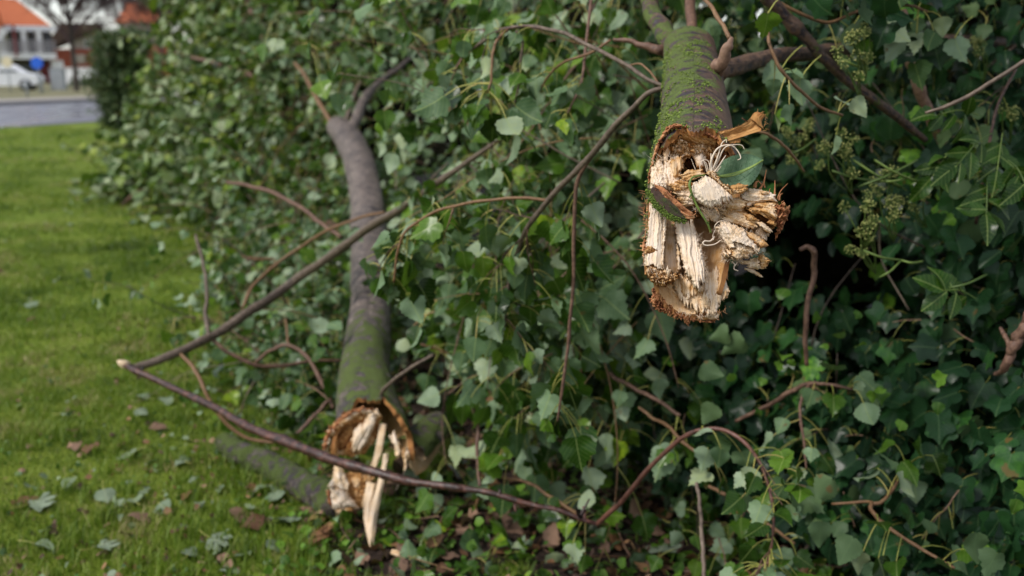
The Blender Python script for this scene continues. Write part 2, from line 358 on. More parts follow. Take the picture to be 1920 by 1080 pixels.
M['darkroof'] = pm('dark_roof_tile', (.06, .035, .025), (.11, .065, .045)); M['dark'] = pm('dark_recess', (.05, .035, .03), (.09, .065, .05))
M['glass'] = pm('window_glass', (.06, .07, .09), (.12, .13, .15), 2, .15); M['rail'] = pm('grey_rail', (.3, .28, .3), (.42, .4, .42))
M['blue'] = pm('blue_sign_paint', (.015, .10, .55), (.02, .13, .65)); M['steel'] = pm('grey_steel', (.25, .27, .29), (.36, .38, .40))
M['carwhite'] = pm('white_car_paint', (.80, .81, .84), (.85, .86, .88), 2, .25); M['tyre'] = pm('tyre_rubber', (.015, .015, .016), (.03, .03, .03))
M['cream'] = pm('cream_sign_paint', (.62, .55, .36), (.7, .62, .42)); M['maroon'] = pm('dark_red_paint', (.16, .03, .035), (.24, .05, .05))
def X(px, d): return (px-960)/FPX*d
def Z(py, d): return at(960, py, d)[2]
def Y(py, d): return at(960, py, d)[1]

def house_main():
    d = 80.; y = Y(120, d); s = d/FPX; x0, x1 = X(-70, d), X(104, d); ze, zt, zb = Z(51, d), Z(3, d), 0.
    t = thing('house', 'white two storey house with orange red hipped roof and long balcony', 'house', ((x0+x1)/2, y, 0))
    xm = X(112, d)
    bpart('wall', M['white'], t, ((x0+X(100, d))/2, y+4.4, zb+ze/2-.05, 0, 0) and (((x0+X(100, d))/2, y+4.4, ze/2-.05), (X(100, d)-x0, 6.4, ze-.1)))
    mb = MB(); r = np.array([(x0-.4, y-.5, ze), (xm-.2, y-.5, ze), (xm-.2, y+8, ze), (x0-.4, y+8, ze), (X(-25, d), y+3.6, zt+.5), (X(42, d), y+3.6, zt+.4)])
    mb.add(r, [[0, 1, 5], [0, 5, 4], [1, 2, 5], [2, 3, 4], [2, 4, 5], [3, 0, 4], [0, 2, 1], [0, 3, 2]])
    rf = mb.build('roof', M['roof'], t, False)
    bpart('chimney', M['dark'], rf, ((X(10, d), y+4.2, zt+.3), (.9, .9, 1.1)))
    bpart('fascia', M['white'], t, (((x0+xm)/2, y-.55, ze-.1), (xm-x0, .12, .42)))
    mb = MB(); poly_prism(mb, [(X(-4, d), y-1.6, Z(75, d)), (X(18, d), y-1.6, Z(52, d)), (X(22, d), y-1.6, Z(58, d)), (X(2, d), y-1.6, Z(82, d))], (0, 1.4, 0)); mb.build('gable_board', M['white'], t, False)
    mb = MB(); poly_prism(mb, [(X(-60, d), y-1.4, Z(75, d)), (X(-4, d), y-1.4, Z(72, d)), (X(14, d), y-1.4, Z(49, d)), (X(8, d), y-1.4, Z(20, d)), (X(-30, d), y-1.4, Z(8, d))], (0, 1.2, 0)); mb.build('wing_roof', M['roof'], t, False)
    zb1, zb2 = Z(103, d), Z(82, d)
    bpart('balcony', M['white'], t, ((X(55, d), y-.5, zb1-.1), (X(107, d)-X(3, d), 2.6, .45)))
    mb = MB()
    for k in range(4): box(mb, (X(55, d), y-1.75, zb1+.3+k*.25), (X(107, d)-X(3, d), .06, .1))
    for k in range(9): box(mb, (X(3, d)+k*.55, y-1.72, zb1+.5), (.06, .05, 1.0))
    mb.build('railing', M['rail'], t, False)
    for a, b in ((20, 44), (58, 72), (86, 104)):
        w = bpart('window', M['dark'], t, ((X((a+b)/2, d), y+1.17, Z(80, d)), ((b-a)*s, .12, 1.9)))  # dark box behind the pane paints the shaded balcony recess
        bpart('pane', M['glass'], w, ((X((a+b)/2, d), y+1.10, Z(81, d)), ((b-a)*s-.25, .04, 1.6)))
    for a in (8, 49, 78): bpart('post', M['white'], t, ((X(a, d), y-1.4, Z(78, d)), (.32, .3, Z(54, d)-Z(102, d))))
    bpart('flagpole', M['maroon'], t, ((X(32, d), y-2.0, Z(78, d)), (.22, .12, 2.4)))
    bpart('brown_band', M['dark'], t, ((X(50, d), y+1.1, Z(112, d)), (X(92, d)-X(10, d), .2, .7)))  # dark brown band below the balcony
    bpart('door', M['maroon'], t, ((X(86, d), y+1.12, 1.1), (.9, .12, 2.0)))
    bpart('window', M['glass'], t, ((X(45, d), y+1.12, 1.2), (2.2, .12, 1.2)))
    bpart('pillar', M['white'], t, ((X(108, d), y-.9, zb1/2-.2), (.95, .8, zb1-.45)))
    t.rotation_euler.z = R(26); t.scale.x = .9
house_main()
def house_brick():
    d = 92.; y = Y(120, d); x0, x1 = X(98, d), X(222, d)
    t = thing('house', 'red brick house with beige gable behind the bare street tree', 'house', ((x0+x1)/2, y, 0))
    bpart('brick_wall', M['brickred'], t, (((x0+x1)/2, y+3, Z(92, d)/2), (x1-x0, 6, Z(92, d))))
    bpart('gable_wall', M['beige'], t, ((X(167, d), y+2.9, (Z(92, d)+Z(54, d))/2+.02), (X(192, d)-X(142, d), 5.4, Z(54, d)-Z(92, d))))
    mb = MB(); zt = Z(54, d); poly_prism(mb, [(X(98, d), y-.4, Z(74, d)), (X(122, d), y-.4, Z(44, d)), (X(196, d), y-.4, Z(44, d)), (X(200, d), y-.4, Z(56, d)), (X(143, d), y-.4, Z(56, d)), (X(100, d), y-.4, Z(92, d))][::-1], (0, 6.8, 0)); mb.build('roof', M['darkroof'], t, False)
    w = bpart('window', M['white'], t, ((X(169, d), y+.15, Z(83, d)), (.75, .12, .75))); bpart('pane', M['glass'], w, ((X(169, d), y+.07, Z(83, d)), (.5, .05, .5)))
    for a, b in ((152, 110), (186, 108)): bpart('window', M['beige'], t, ((X(a, d), y-.04, Z(b, d)), (.9, .12, .8)))
    t.rotation_euler.z = R(23); t.scale.x = .92
house_brick()
def house_far():
    d = 100.; y = Y(120, d); x0, x1 = X(228, d), X(330, d)
    t = thing('house', 'brick house with pinkish roof glimpsed through the hedge top', 'house', ((x0+x1)/2, y, 0))
    bpart('wall', M['brickred'], t, (((x0+x1)/2, y+3, Z(85, d)/2), (x1-x0, 6, Z(85, d))))
    bpart('upper_wall', M['beige'], t, (((x0+x1)/2, y+3, (Z(85, d)+Z(40, d))/2+.02), (x1-x0-.3, 5.5, Z(40, d)-Z(85, d))))
    mb = MB(); mb.add([(x0-.4, y-.4, Z(42, d)), (x1+.4, y-.4, Z(42, d)), (x1+.4, y+7, Z(42, d)), (x0-.4, y+7, Z(42, d)), (x0+1.2, y+3.2, Z(2, d)), (x1-1.2, y+3.2, Z(2, d))],
              [[0, 1, 5], [0, 5, 4], [1, 2, 5], [2, 3, 4], [2, 4, 5], [3, 0, 4], [0, 2, 1], [0, 3, 2]]); mb.build('roof', M['roof'], t, False)
    for k in range(3): bpart('window', M['glass'], t, ((x0+1.2+k*1.5, y+.2, Z(65, d)), (.8, .12, .9)))
    t.rotation_euler.z = R(20); t.scale.x = .93
house_far()
mb = MB(); d = 76.; box(mb, ((X(118, d)+X(205, d))/2, Y(150, d), .65), (X(205, d)-X(118, d), .3, 1.3)); box(mb, ((X(118, d)+X(205, d))/2, Y(150, d), 1.34), (X(205, d)-X(118, d)+.1, .42, .08))
tag(mb.build('garden_wall', M['white'], None, False), 'low white garden wall in front of the red brick house', 'wall')

def car():
    d = 57.; yc = Y(165, d); xc = X(8, d); zb = ground(0, 172)[2]
    t = thing('parked_car', 'white hatchback parked across the road before the white house', 'car', (xc, yc, 0))
    prof = [(-2.1, .45), (-2.1, .75), (-1.95, .9), (-1.3, 1.0), (-.75, 1.42), (.55, 1.45), (1.2, 1.02), (1.9, .88), (2.08, .72), (2.1, .42), (1.7, .28), (-1.7, .28)]
    mb = MB(); n = len(prof); ws = [(-.84, .94), (-.7, 1.0), (.7, 1.0), (.84, .94)]; V = []
    for yy, k in ws: V += [(xc+a*k, yc+yy, .1+z*(1 if k == 1 else .985)) for a, z in prof]
    V = np.array(V).reshape(len(ws), n, 3); F = grid_faces(len(ws), n, True)
    mb.add(V.reshape(-1, 3), F)
    for e, rev in ((0, 0), (len(ws)-1, 1)):
        c = V[e].mean(0); b = np.vstack([V[e], c]); idx = [[i, (i+1) % n, n] for i in range(n)]
        mb.add(b, [f[::-1] if rev else f for f in idx])
    mb.build('body', M['carwhite'], t)
    mb = MB(); poly_prism(mb, [(xc-1.05, yc-.86, 1.14), (xc-.68, yc-.8, 1.46), (xc-.1, yc-.8, 1.48), (xc-.1, yc-.86, 1.12)][::-1], (0, .03, 0)); mb.build('window', M['glass'], t, False)
    mb = MB(); poly_prism(mb, [(xc+0, yc-.86, 1.12), (xc+0, yc-.8, 1.48), (xc+.5, yc-.8, 1.47), (xc+1.0, yc-.86, 1.14)][::-1], (0, .03, 0)); mb.build('window', M['glass'], t, False)
    for sx in (-1.3, 1.3):
        for sy in (-.8, .8):
            mb = MB(); tube(mb, [(xc+sx, yc+sy-.1, .42), (xc+sx, yc+sy+.1, .42)], .33, 20); w = mb.build('wheel', M['tyre'], t)
            mb = MB(); tube(mb, [(xc+sx, yc+sy-.115, .42), (xc+sx, yc+sy-.1, .42)], .19, 14); mb.build('rim', M['steel'], w)
    t.rotation_euler.z = R(14)
    for sx in (-2.02, 2.0): bpart('headlight' if sx > 0 else 'tail_light', M['glass'] if sx > 0 else M['maroon'], t, ((xc+sx, yc-.62, .88), (.12, .3, .14)))
car()
def disc_sign(px, py, d, r, m, label, name):
    c = at(px, py, d); t = thing(name, label, 'road sign', (c[0], c[1], 0))
    mb = MB(); tube(mb, [c-[0, .03, 0], c+[0, .01, 0]], r, 28); mb.build('sign_face', m, t, False)
    mb = MB(); tube(mb, [(c[0], c[1]+.05, 0), (c[0], c[1]+.05, c[2]+.1)], .035, 8); mb.build('post', M['steel'], t)
disc_sign(69, 118, 50, .30, M['blue'], 'round blue road sign on a post above the white car', 'road_sign')
disc_sign(13, 116, 52, .27, M['cream'], 'round cream coloured sign near the white house corner', 'road_sign')
d = 58.; c = at(110, 160, d); t = thing('utility_cabinet', 'pale grey utility cabinet beside the pavement and street tree', 'cabinet', (c[0], c[1], 0))
bpart('body', M['steel'], t, ((c[0], c[1], .65), (.75, .4, 1.3))); bpart('lid', M['steel'], t, ((c[0], c[1], 1.325), (.82, .46, .05)))
for i, (px, py) in enumerate(((52, 186), (80, 178))):
    p = ground(px, py); mb = MB(); tube(mb, [p, p+[0, 0, .75], p+[0, 0, .9]], [.06, .06, .045], 10)
    tag(mb.build('bollard', M['steel']), ['grey bollard nearest the kerb below the white car', 'grey bollard behind, under the blue road sign'][i], 'bollard')

# ------------------------------------------------------------------ leaves
def leaf_tpl(rows, half=True, teeth=0., kind='poplar'):
    y = np.linspace(0, 1, rows)
    if kind == 'poplar':
        w = np.interp(y, [0, .02, .08, .18, .3, .45, .6, .75, .9, 1], [.06, .2, .38, .48, .5, .43, .32, .2, .08, .0])
    elif kind == 'round':
        w = np.interp(y, [0, .03, .12, .25, .4, .55, .7, .85, .95, 1], [.05, .22, .40, .50, .53, .50, .41, .26, .11, .0])
    else:
        w = np.interp(y, [0, .1, .3, .5, .7, .9, 1], [.03, .14, .25, .28, .23, .09, 0.])
    if teeth: w = w*(1 + teeth*np.where(np.arange(rows) % 2, 1, -1))
    cols = np.array([-1, -.5, 0, .5, 1]) if half else np.array([-1, 0, 1])
    yy = y[:, None] - (.06*np.abs(cols)[None]*(1-y[:, None])**3 if kind != 'lance' else 0)
    V = np.stack([w[:, None]*cols[None], yy+0*cols[None], 0*yy*cols[None]], 2).reshape(-1, 3)
    F = grid_faces(rows, len(cols)); F = np.vstack([F[:, [0, 1, 2]], F[:, [0, 2, 3]]]); return V, F
def lobed_tpl(pts, c=(0, .32)):
    p = np.array(pts + [(-x, y) for x, y in pts[::-1] if abs(x) > 1e-6]); c = np.array(c)
    V = np.vstack([[c], c+(p-c)*.5, p]); n = len(p); j = np.arange(n); k = (j+1) % n
    F = np.vstack([np.stack([0*j, 1+k, 1+j], 1), np.stack([1+j, 1+k, 1+n+k], 1), np.stack([1+j, 1+n+k, 1+n+j], 1)])
    V = np.c_[V, 0*V[:, 0]]
    a = V[F[0]]; 
    return V, F
def upright(V, F):
    nz = np.cross(V[F[:, 1]]-V[F[:, 0]], V[F[:, 2]]-V[F[:, 0]])[:, 2].sum()
    return (V, F[:, ::-1]) if nz < 0 else (V, F)
LOBP = [(0, 1.0), (.06, .86), (.17, .80), (.16, .70), (.30, .62), (.29, .53), (.47, .46), (.46, .36), (.55, .22), (.44, .14), (.40, .04), (.24, -.04), (.10, -.03), (0, .04)]
IVYP = [(0, 1.0), (.13, .80), (.26, .68), (.44, .66), (.58, .56), (.53, .38), (.45, .24), (.54, .04), (.49, -.11), (.31, -.16), (.11, -.09), (0, .03)]
MAPP = [(0, 1.0), (.07, .86), (.16, .84), (.15, .70), (.22, .60), (.34, .78), (.44, .78), (.50, .86), (.53, .70), (.60, .62), (.50, .52), (.40, .36), (.52, .30), (.62, .22), (.50, .08), (.34, .04), (.14, -.04), (0, .05)]
def variants(V, F, n, curl=.25, fold=.3, wav=.06):
    V, F = upright(V, F); out = []
    for k in range(n):
        r = np.random.default_rng(k+int(len(V)*13)); x, y = V[:, 0], V[:, 1]
        z = fold*r.uniform(-.3, 1)*np.abs(x) - curl*r.uniform(-.4, 1.2)*(y-.3)**2*np.sign(.2+y) + wav*np.sin(7*y+r.random()*6)*np.abs(x)*2 + curl*r.uniform(-.6, .6)*x*y + .15*r.uniform(-1, 1)*x*x*4
        xx = x*(1-.12*r.random()) + .10*r.uniform(-1, 1)*y*y
        out.append((np.stack([xx, y, z], 1), F, y, x))
    return out
TPL = {'pop_hi': variants(*leaf_tpl(15, True, .06), 7, .4, .4, .09) + variants(*lobed_tpl(LOBP), 5, .4, .35, .09), 'pop': variants(*leaf_tpl(9, True, .08), 8, .4, .4, .09) + variants(*leaf_tpl(9, True, .07, 'round'), 3, .4, .4, .08) + variants(*lobed_tpl(LOBP), 6, .4, .35, .09), 'pop_lo': variants(*leaf_tpl(5, False, 0, 'round'), 6),
       'round': variants(*leaf_tpl(8, True, .03, 'round'), 6), 'lance': variants(*leaf_tpl(7, False, 0, 'lance'), 5, .5), 'lance_hi': variants(*leaf_tpl(11, True, .03, 'lance'), 5, .5), 'ivy': variants(*lobed_tpl(IVYP), 7, .3, .3, .05), 'maple': variants(*lobed_tpl(MAPP), 6, .3, .3, .08)}
BOUGH2 = np.array([(110, 768, 6, 7.4), (136, 735, 8, 7.1), (160, 704, 12, 6.8), (190, 681, 18, 6.5), (215, 655, 34, 6.5), (238, 634, 26, 6.5), (263, 655, 30, 6.1), (300, 672, 32, 5.7), (350, 684, 33, 5.3), (400, 689, 35, 5.0), (450, 692, 36, 4.7), (510, 694, 40, 4.3), (570, 695, 44, 4.0), (640, 690, 50, 3.7), (700, 686, 58, 3.45), (752, 688, 70, 3.28), (808, 697, 84, 3.14), (850, 697, 92, 3.06), (900, 690, 84, 3.0), (960, 665, 60, 2.95)])
def across_bough(p, pad=14., keep=.25):
    """True for points that would hang between the path on the lawn and the lying bough"""
    q = p-np.array((0, 0, CAMH)); d = q[1]*CP-q[2]*SP; b = q[1]*SP+q[2]*CP
    if d < .3: return False
    px, py = 960+FPX*q[0]/d, 540-FPX*b/d
    if not 108 < py < 965: return False
    x, r, dd = (np.interp(py, BOUGH2[:, 0], BOUGH2[:, k]) for k in (1, 2, 3))
    return d < dd+.15 and abs(px-x) < r+pad and (not 455 < py < 560 or px < x-10) and random.random() > keep*.25
class Leaves:
    """collects leaves of one foliage mesh"""
    def __init__(s, clear=False): s.d = {}; s.p = []; s.tw = []; s.clear = clear
    def leaf(s, base, ydir, nrm, size, var, tpl='pop', mat=0):
        s.skip = s.clear and across_bough(np.asarray(base)+norm(ydir)*size*.5)
        if s.skip: return
        s.d.setdefault((tpl, mat), []).append((*base, *ydir, *nrm, size, var))
    def pet(s, a, b, c, r=.0011, var=.5):
        if s.clear and (across_bough(np.asarray(c)) or across_bough(np.asarray(a))): return
        s.p.append((*a, *b, *c, r*1.25, var))
    def twig(s, P, r, mat=2):
        P = np.array(P)
        if s.clear and (across_bough(P[0]) or across_bough(P[len(P)//2]) or across_bough(P[-1])): return
        s.tw.append((P, r, mat))
    def fill(s, mb):
        for (tpl, mat), L in s.d.items():
            L = np.array(L); vs = TPL[tpl]; idx = np.random.default_rng(len(L)).integers(0, len(vs), len(L))
            for k, (V, F, gu, gv) in enumerate(vs):
                A = L[idx == k]
                if not len(A): continue
                B, Yd, Nn, S, var = A[:, :3], norm(A[:, 3:6]), A[:, 6:9], A[:, 9], A[:, 10]
                Xd = norm(np.cross(Yd, Nn)); Zd = np.cross(Xd, Yd); n, m = len(A), len(V)
                P = B[:, None] + S[:, None, None]*(V[None, :, 0:1]*Xd[:, None]+V[None, :, 1:2]*Yd[:, None]+V[None, :, 2:3]*Zd[:, None])
                FF = (F[None]+np.arange(n)[:, None, None]*m).reshape(-1, 3)
                mb.add(P.reshape(-1, 3), FF, np.repeat(var, m), np.tile(gu, n), np.tile(gv, n), mat)
        if s.p:
            A = np.array(s.p); n = len(A); a, b, c = A[:, :3], A[:, 3:6], A[:, 6:9]; r = A[:, 9]
            T = norm(c-a); X = norm(np.cross(T, np.array((.3, .2, .93)))); Yv = np.cross(T, X); rings = []
            for t in (0, .35, .7, 1.):
                q = a*(1-t)**2+2*b*t*(1-t)+c*t*t
                for g in (0, 2.094, 4.189): rings.append(q+(math.cos(g)*X+math.sin(g)*Yv)*r[:, None]*(1.15-.4*t))
            V = np.stack(rings, 1); F = grid_faces(4, 3, True); F = np.vstack([F[:, [0, 1, 2]], F[:, [0, 2, 3]]])
            mb.add(V.reshape(-1, 3), (F[None]+np.arange(n)[:, None, None]*12).reshape(-1, 3), np.repeat(A[:, 10], 12), 0, 0, 1)
        for P, r, mat in s.tw: tube(mb, P, r, 5, random.random(), mat, cap=False)
U = random.uniform
def rv(s=1.): return np.array((random.gauss(0, s), random.gauss(0, s), random.gauss(0, s)))
UP = np.array((0., 0, 1))
def put_leaf(L, node, pd, size, out, tpl, flip=.45, droop=.8, plen=1., var=None, pr=.0011):
    lp = size*U(.65, 1.15)*plen; pd = norm(pd); tip = node + pd*lp - UP*lp*.28*droop
    L.pet(node, node+pd*lp*.55+UP*lp*.1, tip, pr, random.random())
    yd = norm(pd*.55 - UP*U(.2, 1.3)*droop + rv(.3)); n = norm(out*U(.2, 1.1) + UP*U(.1, .8) + rv(.45))
    if random.random() < flip: n = -n
    L.leaf(tip, yd, n, size, random.random() if var is None else var, tpl)
def spray(L, p, d, ln, n, size, out, tpl='pop', flip=.45, droop=.8, twr=.0022, grav=.10, plen=1., pr=.0011, tmat=2):
    k = 7; P = [np.array(p)]; d = norm(d)
    for i in range(k):
        d = norm(d - UP*grav + rv(.12)); P.append(P[-1]+d*ln/k)
    P = np.array(P)
    if twr: L.twig(P, np.linspace(twr, twr*.45, k+1), tmat)
    for i in range(n):
        t = .12+.88*(i+random.random()*.6)/n; q = min(t, .999)*k; a = int(q); node = P[a]+(P[a+1]-P[a])*(q-a)
        ax = norm(P[a+1]-P[a]); sd = norm(np.cross(ax, rv())); 
        put_leaf(L, node, ax*.45+sd*.8+out*.25, size*U(.65, 1.15), out, tpl, flip, droop, plen, None, pr)
    return P
class Patch:
    def __init__(s, rows): s.C = np.array([[at(*c) for c in r] for r in rows]); s.D = np.array([[c for c in r] for r in rows])
    def ev(s, u, v):
        r, c = s.C.shape[:2]; a = min(u, .9999)*(c-1); b = min(v, .9999)*(r-1); i, j = int(a), int(b); f, g = a-i, b-j
        return (s.C[j, i]*(1-f)+s.C[j, i+1]*f)*(1-g)+(s.C[j+1, i]*(1-f)+s.C[j+1, i+1]*f)*g
    def nrm(s, u, v):
        e = .02; du = s.ev(min(u+e, 1), v)-s.ev(max(u-e, 0), v); dv = s.ev(u, min(v+e, 1))-s.ev(u, max(v-e, 0))
        n = norm(np.cross(du, dv)); return n if n[1] < 0 else -n
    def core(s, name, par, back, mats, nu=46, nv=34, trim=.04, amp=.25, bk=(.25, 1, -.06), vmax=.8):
        """near-black lumpy body added behind the leaves so the gaps look deeply shaded"""
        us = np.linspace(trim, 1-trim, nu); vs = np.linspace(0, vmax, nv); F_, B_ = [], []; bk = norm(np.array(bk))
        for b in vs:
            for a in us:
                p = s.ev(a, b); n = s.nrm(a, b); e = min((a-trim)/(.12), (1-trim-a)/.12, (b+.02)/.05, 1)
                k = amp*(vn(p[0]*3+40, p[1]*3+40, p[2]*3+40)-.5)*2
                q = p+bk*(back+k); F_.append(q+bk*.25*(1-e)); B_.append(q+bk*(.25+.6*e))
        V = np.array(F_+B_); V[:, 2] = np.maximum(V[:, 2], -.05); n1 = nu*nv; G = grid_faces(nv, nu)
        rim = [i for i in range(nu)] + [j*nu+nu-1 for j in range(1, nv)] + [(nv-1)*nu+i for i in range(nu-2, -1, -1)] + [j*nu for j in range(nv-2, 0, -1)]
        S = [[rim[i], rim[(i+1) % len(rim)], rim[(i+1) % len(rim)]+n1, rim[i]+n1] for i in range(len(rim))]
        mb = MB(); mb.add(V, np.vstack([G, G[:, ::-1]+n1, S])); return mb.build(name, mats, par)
LM = lambda leaf, tw='twig': [M[leaf], M['petiole'], M[tw], M['lime'], M['brown_leaf'], M['twig_orange'], M['green_stem']]

# ------------------------------------------------------------------ torn wood
def sheet(mb, L, Rr, nt=24, ns=26, thick=12, jag0=.0, jag1=.12, ridge=3., bulge=6., rough=2.5, tone=.15, tvar=.10, endtone=.12, w=W, seed=None, mat=0, curl=0.):
    """a slab of torn fibres running from the start to the end of the edges L and R; its ends break off fibre by fibre"""
    r = np.random.default_rng(int(abs(L[0][0]*7+L[0][1]*3+Rr[-1][1])) if seed is None else seed)
    A, B = smooth(L, 40), smooth(Rr, 40); t = np.linspace(0, 1, nt); width = np.linalg.norm(A[20]-B[20])
    bund = np.repeat(r.random(nt//3+2), 3)[:nt]; fine = r.random(nt)
    def ends(j): return j*(.55*bund[r.permutation(nt)] if False else .5*np.repeat(r.random(nt//4+2), 4)[:nt] + .35*r.random(nt) + .15*vn(t*3+r.random()*50))
    a = ends(jag0); b = 1-ends(jag1)
    rid = ridge*(.55*(np.repeat(r.random(nt//6+2), 6)[:nt]-.5)+.16*(fine-.5)+1.7*(vn(t*3+r.random()*90)-.5))
    s = np.linspace(0, 1, ns)[:, None]*(b-a)[None]+a[None]; q = s*39; i = np.clip(q.astype(int), 0, 38); f = (q-i)[..., None]
    PA = A[i]*(1-f)+A[i+1]*f; PB = B[i]*(1-f)+B[i+1]*f; tt = np.broadcast_to(t[None, :, None], PA.shape[:2]+(1,))
    P = PA*(1-tt)+PB*tt; ln = np.linalg.norm(A[-1]-A[0]); o = r.random(3)*50
    nz = (vn(tt[..., 0]*width/5+o[0], s*ln/22+o[1], o[2])-.5)*2*rough + (vn(tt[..., 0]*width/2.2+o[1], s*ln/7+o[2], o[0])-.5)*rough
    P[..., 2] += 4*bulge*tt[..., 0]*(1-tt[..., 0]) + rid[None]*np.minimum(1, .35+s) + nz + curl*s*s
    P[..., 0] += (vn(tt[..., 0]*width/4+o[2], s*ln/16+9)-.5)*rough*.8; P[..., 1] += (vn(tt[..., 0]*width/4+o[0], s*ln/16+33)-.5)*rough*.8
    Q = P.copy(); e = np.minimum(np.minimum(s-a[None], b[None]-s)/.12, 1); ed = (1-np.abs(2*tt[..., 0]-1)**4)
    Q[..., 2] -= thick*(.25+.75*np.clip(e, 0, 1))*(.3+.7*ed)
    V = np.vstack([w(*p) for p in P.reshape(-1, 3)]+[w(*p) for p in Q.reshape(-1, 3)])
    n1 = ns*nt; G = grid_faces(ns, nt); rim = list(range(nt))+[j*nt+nt-1 for j in range(1, ns)]+[(ns-1)*nt+k for k in range(nt-2, -1, -1)]+[j*nt for j in range(ns-2, 0, -1)]
    S = [[rim[k], rim[(k+1) % len(rim)], rim[(k+1) % len(rim)]+n1, rim[k]+n1] for k in range(len(rim))]
    v = tone+tvar*(bund[None]-.5)*1.0+endtone*np.clip(1-np.abs(b[None]-s)*ln/9, 0, 1)+0*s; v = np.clip(v, 0, 1).ravel()
    gu = (s*ln).ravel(); gv = (tt[..., 0]*width).ravel()
    mb.add(V, np.vstack([G[:, ::-1], G+n1, S]), np.tile(v, 2), np.tile(gu, 2), np.tile(gv, 2), mat)
_oct = np.array([(1, 0, 0), (0, 1, 0), (-1, 0, 0), (0, -1, 0), (0, 0, 1), (0, 0, -1)], float)
_octf = np.array([[0, 1, 4], [1, 2, 4], [2, 3, 4], [3, 0, 4], [1, 0, 5], [2, 1, 5], [3, 2, 5], [0, 3, 5]])
def crumbs(mb, path, n, spread, size, tone=(.4, .7), elong=1.6, grain=(0, 1, 0), w=W, mat=0, seed=1):
    """broken bits and stubs of wood scattered along a line (photo-sized units)"""
    r = np.random.default_rng(seed); P = smooth(path, 60)
    for k in range(int(n*.55)):
        c = P[r.integers(60)] + r.normal(0, 1, 3)*np.array(spread)*(1, 1, .6) - (0, 0, size*.45); sz = size*.62*(.4+r.random()**2*1.3)
        g = norm(np.array(grain)+r.normal(0, .35, 3)); x = norm(np.cross(g, r.normal(0, 1, 3))); y = np.cross(g, x)
        V = _oct*(.6+.6*r.random((6, 3))); V = c+sz*(V[:, :1]*x+V[:, 1:2]*y+V[:, 2:]*g*elong)
        mb.add([w(*p) for p in V], _octf, r.uniform(*tone), V[:, 1], V[:, 0], mat)
def hairs(mb, path, n, ln, d, spread=1., rad=.45, tone=(.0, .15), w=W, mat=0, seed=2, wild=.5):
    r = np.random.default_rng(seed); P = smooth(path, 60)
    for k in range(n):
        c = P[r.integers(60)]+r.normal(0, 1, 3)*spread; dd = norm(np.array(d)+r.normal(0, wild, 3)); b = r.normal(0, .4, 3); l = ln*r.uniform(.3, 1.2)
        Q = [c+dd*l*t+b*l*t*t for t in (0, .35, .7, 1)]
        tube(mb, [w(*q) for q in Q], np.array([1, .8, .55, .15])*rad*.0008, 4, r.uniform(*tone), mat, cap=False)
